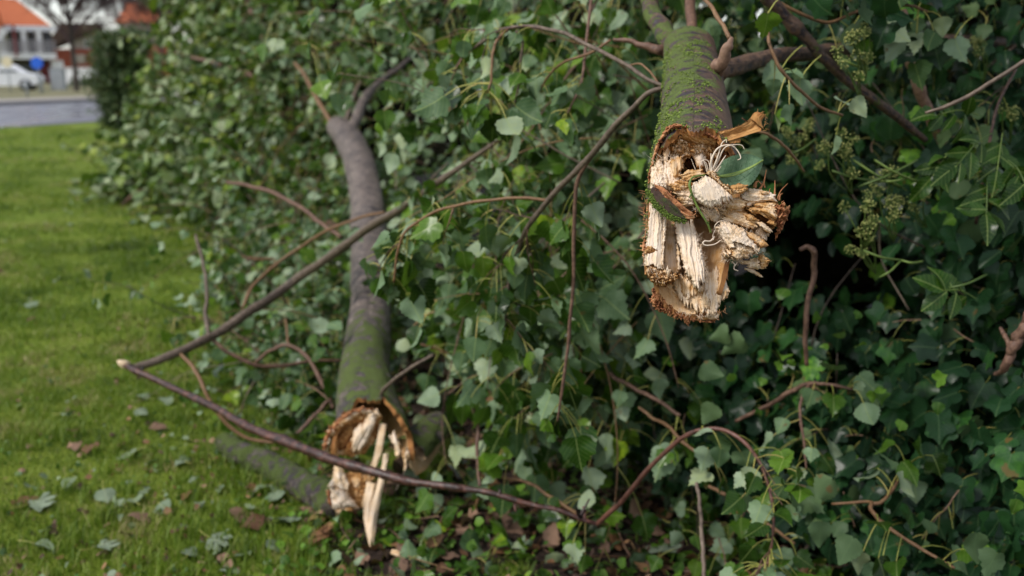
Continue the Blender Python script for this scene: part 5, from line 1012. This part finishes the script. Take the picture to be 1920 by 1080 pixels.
for pts, r_, mt in (([(392, 632, 3.72), (386, 590, 3.78), (388, 545, 3.82), (382, 500, 3.86), (370, 455, 3.9), (367, 440, 3.92)], [4.5, 4.5, 4.2, 4, 3.6, 3], TG), ([(338, 664, 3.6), (362, 690, 3.56), (380, 722, 3.52), (398, 760, 3.5), (425, 795, 3.5), (465, 822, 3.5), (515, 830, 3.5)], [4.5, 5, 4.5, 4.5, 4.5, 4.2, 3.5], TO),
                    ([(394, 634, 3.74), (430, 662, 3.74), (480, 685, 3.76), (530, 686, 3.8), (590, 676, 3.85), (640, 676, 3.9)], [4.5, 4.5, 4.5, 4.2, 3.8, 3], TW), ([(478, 680, 3.78), (510, 656, 3.76), (542, 648, 3.74), (575, 668, 3.72), (595, 702, 3.68), (616, 742, 3.64), (624, 765, 3.6)], [3.5, 4, 4.5, 5, 5, 4.5, 3.5], TW),
                    ([(455, 577, 3.88), (476, 535, 3.95), (530, 487, 4.05), (600, 440, 4.0), (670, 410, 3.8), (720, 398, 3.7)], [3.6, 3.6, 3.6, 3.6, 3.4, 3], TO), ([(700, 425, 3.68), (740, 405, 3.62), (800, 345, 3.55), (840, 305, 3.5)], [3, 3, 2.8, 2], TG), ([(540, 648, 3.76), (538, 620, 3.8), (536, 600, 3.84)], [3, 2.6, 2], TO), ([(620, 735, 3.62), (612, 755, 3.6), (570, 800, 3.55), (556, 812, 3.54)], [4, 4, 4, 3], TW)):
    _, q = limb('twig', pts, r_, mt, fork, 40, 7)
LF = Leaves(True); dress(LF, F1, 22, .06, .35, 'pop_hi', np.array((0, -.6, .8)), .35, .9, 1.3, .0013, 8); sprays_on(LF, F1, 5, .12, 5, .06, .4, tpl='pop_hi', plen=1.3)
sprays_on(LF, F2, 10, .2, 6, .06, .45, BK); dress(LF, F2, 8, .055, .6, lean=-.9)
mb = MB(); LF.fill(mb); mb.build('foliage', LM('poplar'), fork)
def loose(label, pts, r_, mt, nl=0, size=.06, name='fallen_twig', cat='twig', extra=(), **k):
    t = thing(name, label, cat, at(*pts[0])); _, P = limb('stem', pts, r_, mt, t, 50, 8)
    Q = [P]
    for p2, r2 in extra: _, q = limb('side_twig', p2, r2, mt, t, 30, 7); Q.append(q)
    if nl:
        L = Leaves()
        for q in Q: dress(L, q, nl//len(Q)+1, size, .35, 'pop_hi', np.array((-.1, -.6, .7)), k.get('flip', .5), k.get('droop', .8), 1.3, .0013, nl//len(Q)//3)
        mb = MB(); L.fill(mb); mb.build('foliage', LM('poplar'), t)
    return P
loose('orange brown twig with long yellow leaf stalks at the bottom right of the ivy', [(1560, 945, 2.3), (1630, 942, 2.25), (1634, 955, 2.22), (1660, 985, 2.18), (1700, 1012, 2.14), (1745, 1040, 2.1), (1790, 1065, 2.06)], [3, 3.8, 4.6, 4.6, 4.4, 4, 3], TO, 16, .07, extra=[([(1634, 946, 2.24), (1654, 940, 2.24), (1672, 920, 2.26), (1690, 893, 2.28), (1704, 868, 2.3)], [4, 4, 4, 3.6, 2.6])])
loose('upright greyish twig standing at the bottom edge below the arching twig', [(1306, 905, 2.35), (1312, 950, 2.32), (1315, 1000, 2.3), (1319, 1050, 2.27), (1322, 1110, 2.24)], [4, 4.6, 5, 5, 5], TG)
loose('thin brown twig running down beneath the arching twig between fallen leaves', [(1325, 910, 2.55), (1365, 930, 2.5), (1410, 962, 2.46), (1450, 990, 2.42), (1490, 1020, 2.4)], [4, 4.4, 4, 3.6, 3], TO, 6)
loose('orange twig crossing the arched twig near its top', [(1198, 764, 2.7), (1225, 785, 2.66), (1255, 800, 2.6), (1272, 822, 2.56), (1310, 850, 2.5), (1340, 862, 2.46)], [3, 4, 4.2, 4, 3.6, 3], TO, 8)
loose('red brown leafy twig slanting up to a cluster of stalks below the splintered end', [(1380, 790, 2.7), (1430, 765, 2.64), (1480, 735, 2.58), (1520, 720, 2.54), (1560, 722, 2.5), (1600, 730, 2.48)], [4, 5, 5.4, 5, 3.6, 3], TW, 16, .06, extra=[([(1518, 722, 2.54), (1504, 745, 2.5), (1500, 780, 2.48), (1508, 830, 2.46), (1512, 880, 2.44)], [4, 4, 3.6, 3, 2])], flip=.6)
loose('dark twig lying below the splintered end left of the bright green leaf', [(1130, 668, 2.9), (1145, 700, 2.86), (1190, 728, 2.8), (1240, 755, 2.74), (1275, 780, 2.7)], [4, 5, 5, 4.6, 4], TW, 6)
loose('crooked brown stem rising in the dark gap right of the splintered end', [(1500, 468, 2.3), (1514, 462, 2.3), (1525, 475, 2.3), (1527, 510, 2.32), (1518, 550, 2.33), (1511, 590, 2.34), (1510, 640, 2.36), (1513, 685, 2.38)], [4.5, 5.5, 6.5, 6.5, 6, 6, 5.5, 4.5], TW)
loose('thick bent brown branch at the right edge above the dark ivy', [(1960, 560, 2.1), (1925, 605, 2.1), (1902, 645, 2.12), (1884, 690, 2.14), (1866, 702, 2.2)], [12, 11, 10, 8, 5], TW, extra=[([(1898, 655, 2.14), (1885, 632, 2.16), (1876, 615, 2.18)], [6, 5, 4])])
loose('lichen grey twig slanting up to the right edge over the ivy', [(1735, 212, 2.0), (1770, 200, 1.98), (1810, 184, 1.96), (1850, 160, 1.94), (1900, 128, 1.92), (1960, 92, 1.9)], [3.5, 4.4, 5, 5, 5, 5], TG)
loose('brown twig hanging straight down at the foot of the leaf curtain', [(886, 765, 2.9), (896, 800, 2.9), (894, 840, 2.88), (897, 880, 2.86), (900, 912, 2.84)], [4, 4.4, 4, 4, 4], TW)
loose('brown twig lying behind the dark branch, leading to the foot of the arched twig', [(940, 895, 2.9), (990, 905, 2.85), (1030, 930, 2.8), (1070, 955, 2.75), (1100, 975, 2.7)], [4, 4, 4, 4, 4], TO, 12, .06)
loose('curved brown twig crossing the leaf curtain to the left of the long bough', [(425, 342, 4.5), (470, 350, 4.4), (520, 366, 4.3), (570, 395, 4.2), (610, 425, 4.1), (640, 445, 4.05)], [4, 5, 5, 5, 5, 4.5], TW, 8)
loose('short tan twig lying level in front of the leaves left of the long bough', [(455, 480, 4.6), (470, 486, 4.6), (490, 487, 4.62), (512, 485, 4.65)], [3, 4.5, 4, 3.5], TO)

# ------------------------------------------------------------------ leafy treetop on the left, dark shrub, street trees
top = thing('fallen_treetop', 'large bushy leafy treetop lying over the left part of the lawn', 'tree', ground(380, 420))
LT = Leaves()
PC_ = Patch([[(360, -220, 14.5), (350, -220, 13.0), (460, -220, 11.6), (620, -220, 9.6)], [(345, -100, 13.5), (340, -110, 12.0), (460, -110, 10.8), (620, -110, 9.0)], [(335, 60, 13.2), (390, 50, 11.6), (450, 50, 10.2), (600, 50, 8.6)], [(315, 180, 12.6), (370, 180, 11.0), (450, 180, 9.6), (580, 180, 8.3)],
             [(205, 300, 12.6), (320, 290, 10.5), (430, 290, 9.0), (560, 290, 7.8)], [(215, 385, 10.6), (300, 395, 9.4), (400, 410, 8.4), (520, 430, 7.4)]])
for k in range(980):
    u, v = random.random(), random.random(); p = PC_.ev(u, v); n = PC_.nrm(u, v); p = p-n*random.random()**1.4*1.0
    p = p+np.array((U(-.25, .1)*(1-u), 0, 0)); p[2] = max(p[2], .05)
    spray(LT, p, n*U(.2, 1)+UP*U(-.4, .8)+np.array((U(-.9, .2), 0, 0)), U(.3, .6), random.randint(9, 15), U(.085, .135), norm(n+UP*.5), random.choice(('round', 'pop', 'pop')), .5, .6, .004, .05, .6, .0014)
for k in range(8200):
    u, v = (U(0, 1), random.random()) if k < 4200 else (U(.0, .5), U(0, .55)); p = PC_.ev(u, v)-PC_.nrm(u, v)*U(.3, 1.4); p[2] = max(p[2], .02)
    LT.leaf(p, norm(rv(.7)-UP*.3), norm(np.array((-.2, -.6, .7))+rv(.5))*random.choice((1, -1)), U(.06, .09), random.random(), 'pop_lo')
mb = MB(); LT.fill(mb); mb.build('foliage', LM('far_leaf'), top)
for pts, r_ in (([(640, 430, 7.4), (520, 380, 8.2), (380, 340, 9.2), (280, 350, 9.9), (215, 395, 10.4)], [9, 8, 7, 6, 3]), ([(640, 300, 8.4), (520, 120, 9.0), (470, 20, 9.4), (440, -80, 10)], [8, 6, 5, 3]), ([(600, 200, 8.4), (440, 130, 9.4), (330, 100, 10.5)], [7, 5, 3])):
    limb('limb', pts, r_, TW, top, 30, 8)
PC_.core('shade_core', top, 1.35, M['gap_shade'], trim=.07, amp=.3)
shr = thing('evergreen_shrub', 'dark green evergreen shrub beside the road behind the fallen treetop', 'shrub', ground(232, 248))
LS = Leaves(); c0 = ground(240, 248)
for k in range(1500):
    h = random.random(); a = U(0, 6.283); rr_ = (.47-.25*abs(h-.5))*math.sqrt(random.random()); p = c0+np.array((math.cos(a)*rr_*1.0, math.sin(a)*rr_, .1+h*2.0))
    spray(LS, p, np.array((math.cos(a), math.sin(a), U(-.2, .9))), U(.1, .24) if random.random() < .7 else U(.3, .5), random.randint(9, 13), U(.06, .11), norm(np.array((math.cos(a), math.sin(a), .6))), 'lance', .2, .4, .004, .02, .5)
mb = MB(); LS.fill(mb); mb.build('foliage', LM('yew'), shr)
a1, b1 = np.linspace(0, np.pi, 22), np.linspace(0, 2*np.pi, 28, endpoint=False); V = np.array([c0+np.array((math.sin(a)*math.cos(b)*.36, math.sin(a)*math.sin(b)*.36, 1.02+.95*math.cos(a)))*1. + (vn(a*3, math.cos(b)*2+5, math.sin(b)*2+5)-.5)*np.array((.5*math.cos(b), .5*math.sin(b), .1)) for a in a1 for b in b1])
mb = MB(); mb.add(V, grid_faces(22, 28, True)[:, ::-1]); mb.build('shade_core', M['gap_shade'], shr)  # near-black core added so the shrub looks shaded inside
mb = MB()
for k in range(7): 
    a = k*.9; tube(mb, [c0+[0, 0, -.02], c0+np.array((math.cos(a)*.12, math.sin(a)*.12, .6)), c0+np.array((math.cos(a)*.3, math.sin(a)*.3, 1.5))], [.035, .025, .01], 7)
mb.build('stem', TW, shr)
M['trunk'] = plain('street_tree_bark', [(.3, (.03, .024, .02)), (.7, (.075, .058, .045))], 6, .9)
M['finetwig'] = plain('bare_twigs', [(.3, (.05, .03, .035)), (.7, (.12, .075, .07))], 6, .9)
def bare_tree(base, h, r0, label, seed, lean=(0, 0), spread=.55):
    rs = np.random.default_rng(seed); t = thing('bare_tree', label, 'tree', base); mt, ml = MB(), MB()
    def grow(p, d, l, r, lev, mb):
        P = [p]; 
        for i in range(5): d = norm(d+rs.normal(0, .09, 3)+np.array((0, 0, .03))); P.append(P[-1]+d*l/5)
        tube(mb, P, np.linspace(r, r*.62, 6), 7 if lev < 2 else 4, .5, cap=False)
        if lev >= 5: return
        for k in range(rs.integers(4, 7) if lev else 19):
            q = rs.uniform(.35, 1) if lev else rs.uniform(.38, 1); i = min(int(q*5), 4); b = P[i]*(1-(q*5-i))+P[i+1]*(q*5-i); ax = rs.normal(0, 1, 3); ax = norm(ax-d*np.dot(ax, d))
            grow(b, norm(d*.75+ax*spread*1.2+np.array((0, 0, .12))), l*rs.uniform(.5, .68), max(r*.45, .013), lev+1, ml)
    grow(np.array(base, float), norm(np.array((lean[0], lean[1], 1.))), h*.62, r0, 0, mt)
    mt.build('trunk', M['trunk'], t); ml.build('crown', M['finetwig'], t)
bare_tree(ground(144, 175), 9.5, .15, 'slender bare street tree standing by the pavement left of the shrub', 11, (-.03, 0))
bare_tree(np.array((X(300, 70), Y(120, 70), 0)), 9, .13, 'bare tree rising behind the fallen treetop near the brick houses', 12)
au = thing('autumn_tree', 'small rust orange autumn tree in front of the brick house', 'tree', (X(208, 62), Y(120, 62), 0)); LA = Leaves(); c0 = np.array((X(206, 62), Y(120, 62), 0))
for k in range(330):
    a, b = U(0, 6.283), U(-1, 1); rr_ = random.random()**.4; p = c0+np.array((math.cos(a)*math.sqrt(1-b*b)*.95*rr_, math.sin(a)*math.sqrt(1-b*b)*.95*rr_, 2.55+b*1.0*rr_))
    spray(LA, p, rv(), .3, 8, U(.12, .17), norm(p-c0), 'pop_lo', .4, .6, .006, .02, .4)
mb = MB(); LA.fill(mb); mb.build('crown', LM('rust_leaf'), au)
mb = MB(); tube(mb, [c0, c0+[.03, 0, 1.2], c0+[-.03, 0, 2.6]], [.08, .06, .03], 8); mb.build('trunk', M['trunk'], au)
hd = thing('garden_hedge', 'low clipped green hedge along the far verge beside the grey cabinet', 'hedge', (X(160, 66), Y(120, 66), 0)); LH = Leaves()
for k in range(240):
    p = np.array((X(U(128, 215), 66), Y(120, 66)+U(-.3, .3), U(.05, .75))); spray(LH, p, rv()+UP*.4, .2, 8, U(.08, .12), np.array((0, -.7, .7)), 'pop_lo', .2, .4, .006, .02, .4)
mb = MB(); LH.fill(mb); mb.build('foliage', LM('yew'), hd)

# ------------------------------------------------------------------ ivy hedge on the right
ivy = thing('ivy_hedge', 'tall dark hedge overgrown with glossy ivy along the right side', 'hedge', ground(1700, 980))
LI = Leaves()
PE_ = Patch([[(1200, -950, 2.9), (1400, -950, 2.5), (1640, -950, 2.1), (1880, -950, 1.85), (2130, -950, 1.7)], [(1190, -620, 3.5), (1400, -620, 3.1), (1640, -620, 2.7), (1880, -620, 2.4), (2130, -620, 2.2)], [(1185, -360, 3.6), (1400, -360, 3.3), (1640, -360, 2.9), (1880, -360, 2.6), (2130, -360, 2.45)], [(1180, -120, 3.7), (1400, -120, 3.4), (1640, -120, 3.1), (1880, -120, 2.9), (2130, -120, 2.7)], [(1190, 150, 3.5), (1400, 150, 3.2), (1640, 150, 2.85), (1880, 150, 2.6), (2120, 150, 2.4)], [(1190, 400, 3.3), (1400, 400, 3.2), (1620, 400, 2.6), (1860, 400, 2.35), (2110, 400, 2.2)],  # topmost rows: unseen overhang added to shade the growth below
             [(1150, 620, 3.35), (1380, 620, 3.05), (1600, 620, 2.75), (1840, 620, 2.4), (2100, 620, 2.2)], [(1150, 800, 3.25), (1380, 810, 2.95), (1600, 830, 2.65), (1840, 850, 2.3), (2100, 850, 2.1)], [(1240, 900, 3.1), (1420, 960, 2.8), (1620, 1050, 2.5), (1850, 1130, 2.25), (2100, 1150, 2.05)]])
def gap(p):                                       # hollow in the growth right of the splintered end
    q = at(1535, 500, 2.9); return math.exp(-(((p[0]-q[0])/.22)**2+((p[2]-q[2])/.26)**2))
for k in range(8800):
    u, v = random.random(), (U(.36, 1) if random.random() < .8 else U(0, .36)); p = PE_.ev(u, v); n = PE_.nrm(u, v); b = random.random()**1.3
    if b < .6 and random.random() < gap(p)*1.1: continue
    p = p-n*b*.75+n*.16*(vn(p[0]*5, p[1]*5, p[2]*5)-.5); p[2] = max(p[2], .02)
    c = vn(p[0]*3.3+7, p[1]*3.3, p[2]*3.3); var = min(1, max(0, random.gauss(.42, .22)+(.45 if c > .72 and random.random() < .5 else 0)))
    yd = norm(n*.25-UP*U(.3, 1.2)+rv(.35)); nn = norm(n*U(.5, 1.2)+UP*U(.1, .8)+rv(.35))
    upz = v < .70 and u > .1 and random.random() < .5
    s_ = U(.044, .084)*(.9 if v < .6 else 1)
    LI.leaf(p, yd, nn, s_, var, 'lance_hi' if upz and random.random() < .5 else ('round' if upz else 'ivy')); 
    if b < .45: LI.pet(p-n*.05-UP*.0+rv(.012), p-n*.02+UP*.015, p, .0010, random.random())
for k in range(3800):
    u, v = random.random(), random.random(); p = PE_.ev(u, v)-PE_.nrm(u, v)*U(.45, .95); p[2] = max(p[2], .02)
    if random.random() < gap(p)*.5: continue
    LI.leaf(p, norm(rv(.6)-UP*.6), norm(np.array((-.2, -.8, .4))+rv(.5)), U(.045, .07), U(0, .7), 'ivy')
for k in range(90):                               # poplar shoots caught in the ivy
    u, v = U(.0, .8), random.random(); p = PE_.ev(u, v)+PE_.nrm(u, v)*U(-.1, .12)
    if gap(p) > .3: continue
    spray(LI, p, rv()-UP*.4, U(.1, .22), random.randint(4, 7), U(.045, .062), PE_.nrm(u, v), 'pop', .6, .9, .002, .1, 1.2)
def lime_twig(px, py, d, n=5):
    c = at(px, py, d)
    for k in range(n): LI.leaf(c+rv(.03), norm(rv(.6)-UP*.5), norm(OUT+rv(.4)), U(.022, .042), random.random()*.8, random.choice(('ivy', 'pop')), 3)
for q in ((1395, 715, 2.6), (1490, 700, 2.5), (1640, 775, 2.3), (1665, 780, 2.28), (1525, 590, 2.5), (1570, 650, 2.5), (1590, 620, 2.5), (1735, 745, 2.3), (1900, 910, 2.0), (1810, 395, 2.2), (1470, 715, 2.55)): lime_twig(*q, 2)
for px, py, d in ((1870, 1035, 1.95), (1830, 1000, 1.98), (1710, 960, 2.1), (1500, 925, 2.2), (1340, 760, 2.4), (1315, 690, 2.4), (1365, 625, 2.5), (1560, 900, 2.2), (1480, 930, 2.15), (1540, 980, 2.1), (1600, 1010, 2.1), (1395, 640, 2.5)):
    p = at(px, py, d); LI.leaf(p, norm(rv(.4)-UP*.7), norm(np.array((0, -1, .6))+rv(.3))*-1, U(.055, .07), U(.2, .6), 'pop_hi', 0)
mb = MB(); LI.fill(mb); ivyo = mb.build('foliage', LM('ivy'), ivy)
PE_.core('shade_core', ivy, 1.1, M['gap_shade'], amp=.3, bk=(.5, .86, -.04), vmax=.97)
for k in range(70):
    u, v = random.random(), U(.1, 1); p = PE_.ev(u, v)-PE_.nrm(u, v)*U(.05, .6); d = norm(rv()+UP*.6); l = U(.2, .7); mb = MB(); tube(mb, smooth([p, p+d*l*.5+rv(.04), p+d*l+rv(.08)], 10), np.linspace(U(.002, .005), .0015, 10), 6, random.random()); mb.build('stem', TG, ivy)
def umbel_cluster(px, py, d, r, nst):
    c = at(px, py, d); mb = MB(); base = c+np.array((.05, .05, -.08))
    for k in range(nst):
        e = c+norm(rv()+np.array((0, -.5, .4)))*r*U(.5, 1.); tube(mb, smooth([base, (base+e)/2+rv(.008), e], 8), [.0016]*8, 5, .3, 1)
        for j in range(34):
            q = norm(rv()); s_ = .0016+.0012*random.random(); h = e+q*.0125*U(.8, 1.2); tube(mb, [e, h], [.0005, .0005], 3, .5, 1, cap=False); mb.add(_oct*s_+h, _octf, random.random())
    mb.build('flower_cluster', [M['umbel'], M['green_stem']], ivy, True)
for a in ((1600, 75, 2.1, .05, 6), (1590, 120, 2.1, .04, 4), (1575, 275, 2.15, .04, 4), (1575, 300, 2.15, .05, 4), (1600, 405, 2.15, .055, 6), (1655, 395, 2.2, .05, 5), (1620, 455, 2.2, .045, 5), (1480, 235, 2.5, .06, 5), (1510, 290, 2.5, .05, 4), (1640, 330, 2.3, .05, 4), (1880, 210, 2.3, .04, 3), (1465, 40, 2.7, .06, 5),
          (1160, 480, 2.75, .04, 3), (1830, 100, 2.5, .05, 4), (1720, 370, 2.35, .05, 4)): umbel_cluster(*a)
mb = MB()
for a, b in (((1560, 320), (1650, 340)), ((1650, 340), (1710, 330)), ((1600, 300), (1690, 350)), ((1610, 350), (1720, 300)), ((1640, 300), (1720, 340)), ((1620, 470), (1690, 488)), ((1650, 520), (1690, 488)), ((1690, 488), (1730, 490)), ((1780, 540), (1850, 515)), ((1570, 105), (1630, 130)), ((1480, 290), (1530, 260))):
    mb = MB(); tube(mb, smooth([at(*a, 2.15), at((a[0]+b[0])/2, (a[1]+b[1])/2+4, 2.14), at(*b, 2.2)], 10), [.0028]*10, 6, random.random()); mb.build('flower_stalk', M['green_stem'], ivy)
# compound leaves of another shrub poking through at the right
el = thing('elder_shoot', 'pale green shoot with paired pointed leaflets poking through ivy on the right', 'shoot', at(1850, 330, 2.2)); LE = Leaves()
for base, tip in (((1860, 250, 2.2), (1795, 310, 2.15)), ((1880, 250, 2.25), (1870, 320, 2.2)), ((1835, 215, 2.25), (1760, 215, 2.2)), ((1890, 300, 2.2), (1925, 350, 2.15)), ((1850, 330, 2.2), (1850, 400, 2.15)), ((1830, 560, 2.2), (1770, 545, 2.2)), ((1790, 280, 2.2), (1750, 330, 2.2))):
    a, b = at(*base), at(*tip); LE.twig(smooth([a, (a+b)/2+UP*.01, b], 8), .0014, 6); ax = norm(b-a); sd = norm(np.cross(ax, np.array((0, -1, .2))))
    for k in range(3):
        for s_ in (-1, 1): LE.leaf(a+(b-a)*(.3+.3*k), norm(ax*.7+sd*s_+rv(.3)-UP*.25), norm(np.array((0, -1, .6))+rv(.5)), U(.045, .075), random.random()*.32+.1, 'lance_hi')
    LE.leaf(b, norm(ax+rv(.1)), norm(np.array((0, -1, .6))+rv(.2)), .075, random.random()*.32+.1, 'lance_hi')
mb = MB(); LE.fill(mb); mb.build('foliage', LM('poplar'), el)
mb = MB(); tube(mb, [at(*q) for q in smooth([(1830, 420, 2.3), (1850, 300, 2.25), (1870, 200, 2.25), (1905, 130, 2.3)], 20)], np.linspace(.004, .003, 20), 6, .2); mb.build('stem', TW, el)

# ------------------------------------------------------------------ leaf litter under the hedge (uncountable) and leaves on the lawn (each its own)
LL = Leaves()
for k in range(5200):
    y = U(2.3, 5.2); x = U(-.9, 2.2); 
    if soil_of(np.array(x), np.array(y)) < .35+.3*random.random(): continue
    z = float(gz(np.array(x), np.array(y)))+U(.002, .03); br = random.random() < .55
    LL.leaf((x, y, z), norm(rv()+0*UP*.2), norm(UP+rv(.35))*random.choice((1, -1)), U(.03, .07), random.random(), random.choice(('pop', 'maple', 'lance', 'round')), 4 if br else 0)
for k in range(190):
    y = U(2.35, 3.5); x = U(-.5, 2.0); p = np.array((x, y, U(.03, .22)*(1 if x > .45 else .25)))
    if soil_of(np.array(x), np.array(y)) < .5: continue
    if random.random() < .45: spray(LL, p, rv()+UP*.2, U(.08, .2), random.randint(3, 6), U(.045, .07), np.array((0, -.5, .8)), 'pop', .4, .8, .002, .1, 1.2)
    else: LL.leaf(p, norm(rv(.6)-UP*.2), norm(np.array((0, -.4, .9))+rv(.4))*random.choice((1, 1, -1)), U(.04, .075), random.random(), random.choice(('pop', 'pop', 'maple', 'ivy')), 0)
for k in range(1500):                              # crumbs of leaf and bark trodden into the grass near the breaks
    y = 2.4+3.2*random.random()**1.4; x = -.35-.1*y+random.gauss(0, .55)-.2*random.random()*y; br = random.random()
    LL.leaf((x, y, float(gz(np.array(x), np.array(y)))+U(.008, .026)), norm(rv()+0*UP), norm(UP+rv(.4))*random.choice((1, -1)), U(.008, .028), random.random(), random.choice(('lance', 'pop_lo', 'round')), 4 if br < .55 else 0)
for k in range(1600):                              # clover and other small weeds in the turf
    y = 2.35+4*random.random(); x = U(-.56*y-.2, .3-.12*y)
    if vn(np.array(x*2.5+80), np.array(y*2.5)) < .5: continue
    LL.leaf((x, y, float(gz(np.array(x), np.array(y)))+U(.012, .03)), norm(rv()+0*UP), norm(UP+rv(.3)), U(.01, .02), random.random()*.8, 'round', 3)
for k in range(500):                               # small green weeds
    y = U(2.4, 3.4); x = U(-.7, .6); LL.leaf((x, y, U(.01, .05)), norm(rv()+UP*.3), norm(UP+rv(.4)), U(.015, .035), random.random(), 'round', 3)
for k in range(260):
    y = U(2.4, 4.4); x = U(-.4, 1.6); p = np.array((x, y, U(.004, .03))); d = norm(rv()*(1, 1, .15)); LL.twig(smooth([p, p+d*.08+rv(.008), p+d*U(.12, .3)+rv(.015)], 6), U(.001, .0028), random.choice((2, 5)))
mb = MB(); LL.fill(mb)
kind(tag(mb.build('leaf_litter', LM('poplar')), 'brown and green fallen leaves and twigs on dark earth under the hedge', 'leaf litter'), 'stuff')

def leaf_object(kindn, size, mats, seed, stalk=True):
    V, F, gu, gv = TPL[kindn][seed % len(TPL[kindn])]; V = V.copy(); V[:, 1] -= .4
    mb = MB(); mb.add(V*size, F, .25+.5*((seed*37) % 100)/100, gu, gv, 0)
    if stalk: tube(mb, smooth([(0, -.4*size, 0), (.03*size, -.7*size, .03*size), (.12*size, -1.05*size, .0)], 8), [.0013]*8, 5, .6, 1)
    return mb.build('fallen_leaf', mats)
LIT = {'grey green poplar leaf lying pale side up on the lawn': [leaf_object('pop_hi', .065, [M['pale_leaf'], M['petiole']], k) for k in range(3)],
       'brown dead leaf lying on the lawn': [leaf_object('pop_hi', .06, [M['brown_leaf'], M['petiole']], k+3, False) for k in range(3)],
       'lobed pale green leaf lying on the lawn': [leaf_object('maple', .075, [M['pale_leaf'], M['petiole']], k+1) for k in range(2)],
       'narrow silvery leaf lying on the lawn': [leaf_object('lance_hi', .06, [M['pale_leaf'], M['petiole']], k+1) for k in range(2)]}
used = set()
def lay(label, x, y, rz, tilt=.25, sc_=1., flip=False, own=None, variant=None, zoff=.022):
    src = LIT[label]; o = src[variant if variant is not None else random.randrange(len(src))]
    if o.name in used: o = o.copy(); sc.collection.objects.link(o)
    used.add(o.name)
    o.location = (x, y, float(gz(np.array(x), np.array(y)))+zoff); o.rotation_euler = (U(-tilt, tilt)+(math.pi if flip else 0), U(-tilt, tilt), rz); o.scale = (sc_,)*3
    tag(o, own or label, 'leaf', None if own else {'grey': 'grey green leaves on the lawn', 'brown': 'brown leaves on the lawn', 'lobed': 'lobed leaves on the lawn', 'narrow': 'narrow leaves on the lawn'}[label.split()[0]])
G_, B_, O_, N_ = list(LIT)
for px, py, lb, rz, s_, fl, own in ((78, 952, O_, 2.2, 1.15, True, 'folded pale green leaf with long yellow stalk on the lawn at lower left'), (200, 944, G_, .6, 1.1, True, 'broad silvery green leaf on the lawn beside the folded long stalked leaf'), (198, 1032, O_, 2.6, 1.0, True, 'pale lobed leaf with upright stalk near the bottom left lawn edge'),
                                    (125, 790, N_, 1.3, 1.1, True, 'cream coloured leaf fragment on the lawn left of the dark branch'), (268, 792, G_, 1.0, .95, True, 'pale leaf on the lawn just below the dark branch'), (436, 868, G_, .3, 1.1, True, 'bluish white leaf resting against the left end of the mossy log'), (335, 1010, B_, .4, .9, False, 'pinkish brown curled leaf on the lawn near the bottom edge'),
                                    (475, 1000, B_, 1.7, 1.3, False, 'large tan leaf on the lawn below the torn log end'), (600, 1015, B_, .9, 1.5, False, 'dark purplish brown leaf on the ground left of the long splinter'), (138, 822, B_, 2, .8, False, 'dark purple leaf on the lawn left of the dark branch'), (60, 580, G_, .5, 1.3, True, 'pale leaf lying on the lawn near the left edge midway up'),
                                    (1230, 1000, O_, 3.4, 1.35, True, 'large pale lobed leaf on the litter at the bottom middle'), (1240, 1055, O_, 2.9, 1.3, True, 'second large pale lobed leaf at the bottom edge'), (770, 925, G_, -2.0, 1.25, False, 'dull green leaf on the earth right of the splinters'), (1100, 870, G_, 1.0, 1.3, True, 'bluish green leaf on the litter above the dark branch'),
                                    (410, 1030, O_, 1.2, .9, True, 'grey green crumpled leaf at the bottom edge left of the splinters')):
    p = ground(px, py); lay(lb, p[0], p[1], rz, .35, s_, fl, own, zoff=.03 if px < 700 else .05)
n_ = 0
while n_ < 220:
    y = 2.5+9*random.random()**1.7; x = U(-.56*y-.2, -.1*y)
    if random.random() < .3: y = random.gauss(3.1, .5); x = random.gauss(-1.1, .35)
    if y < 2.4: continue
    if soil_of(np.array(x), np.array(y)) > .6: continue
    lay(random.choices((G_, B_, O_, N_), (32, 32, 10, 26))[0], x, y, U(0, 6.28), .5, (U(.3, .75) if random.random() < .75 else U(.8, 1.2))*(.8 if y > 5 else 1), random.random() < .45); n_ += 1
for px, py, sz, lb in ((748, 1040, .055, 'flat pale wood chip on the ground right of the long splinter'),):
    p = ground(px, py); mb = MB(); k_ = gd(py)
    sheet(mb, [(732, 1030, 0), (748, 1034, 6), (764, 1048, 4)], [(730, 1040, 2), (745, 1046, 8), (760, 1052, 6)], 8, 14, 6, .1, .2, 3, 2, 3, .22, w=lambda a, b, c: at(a, b, 2.9-c*.00166)); tag(mb.build('wood_chip', M['wood']), lb, 'wood chip')
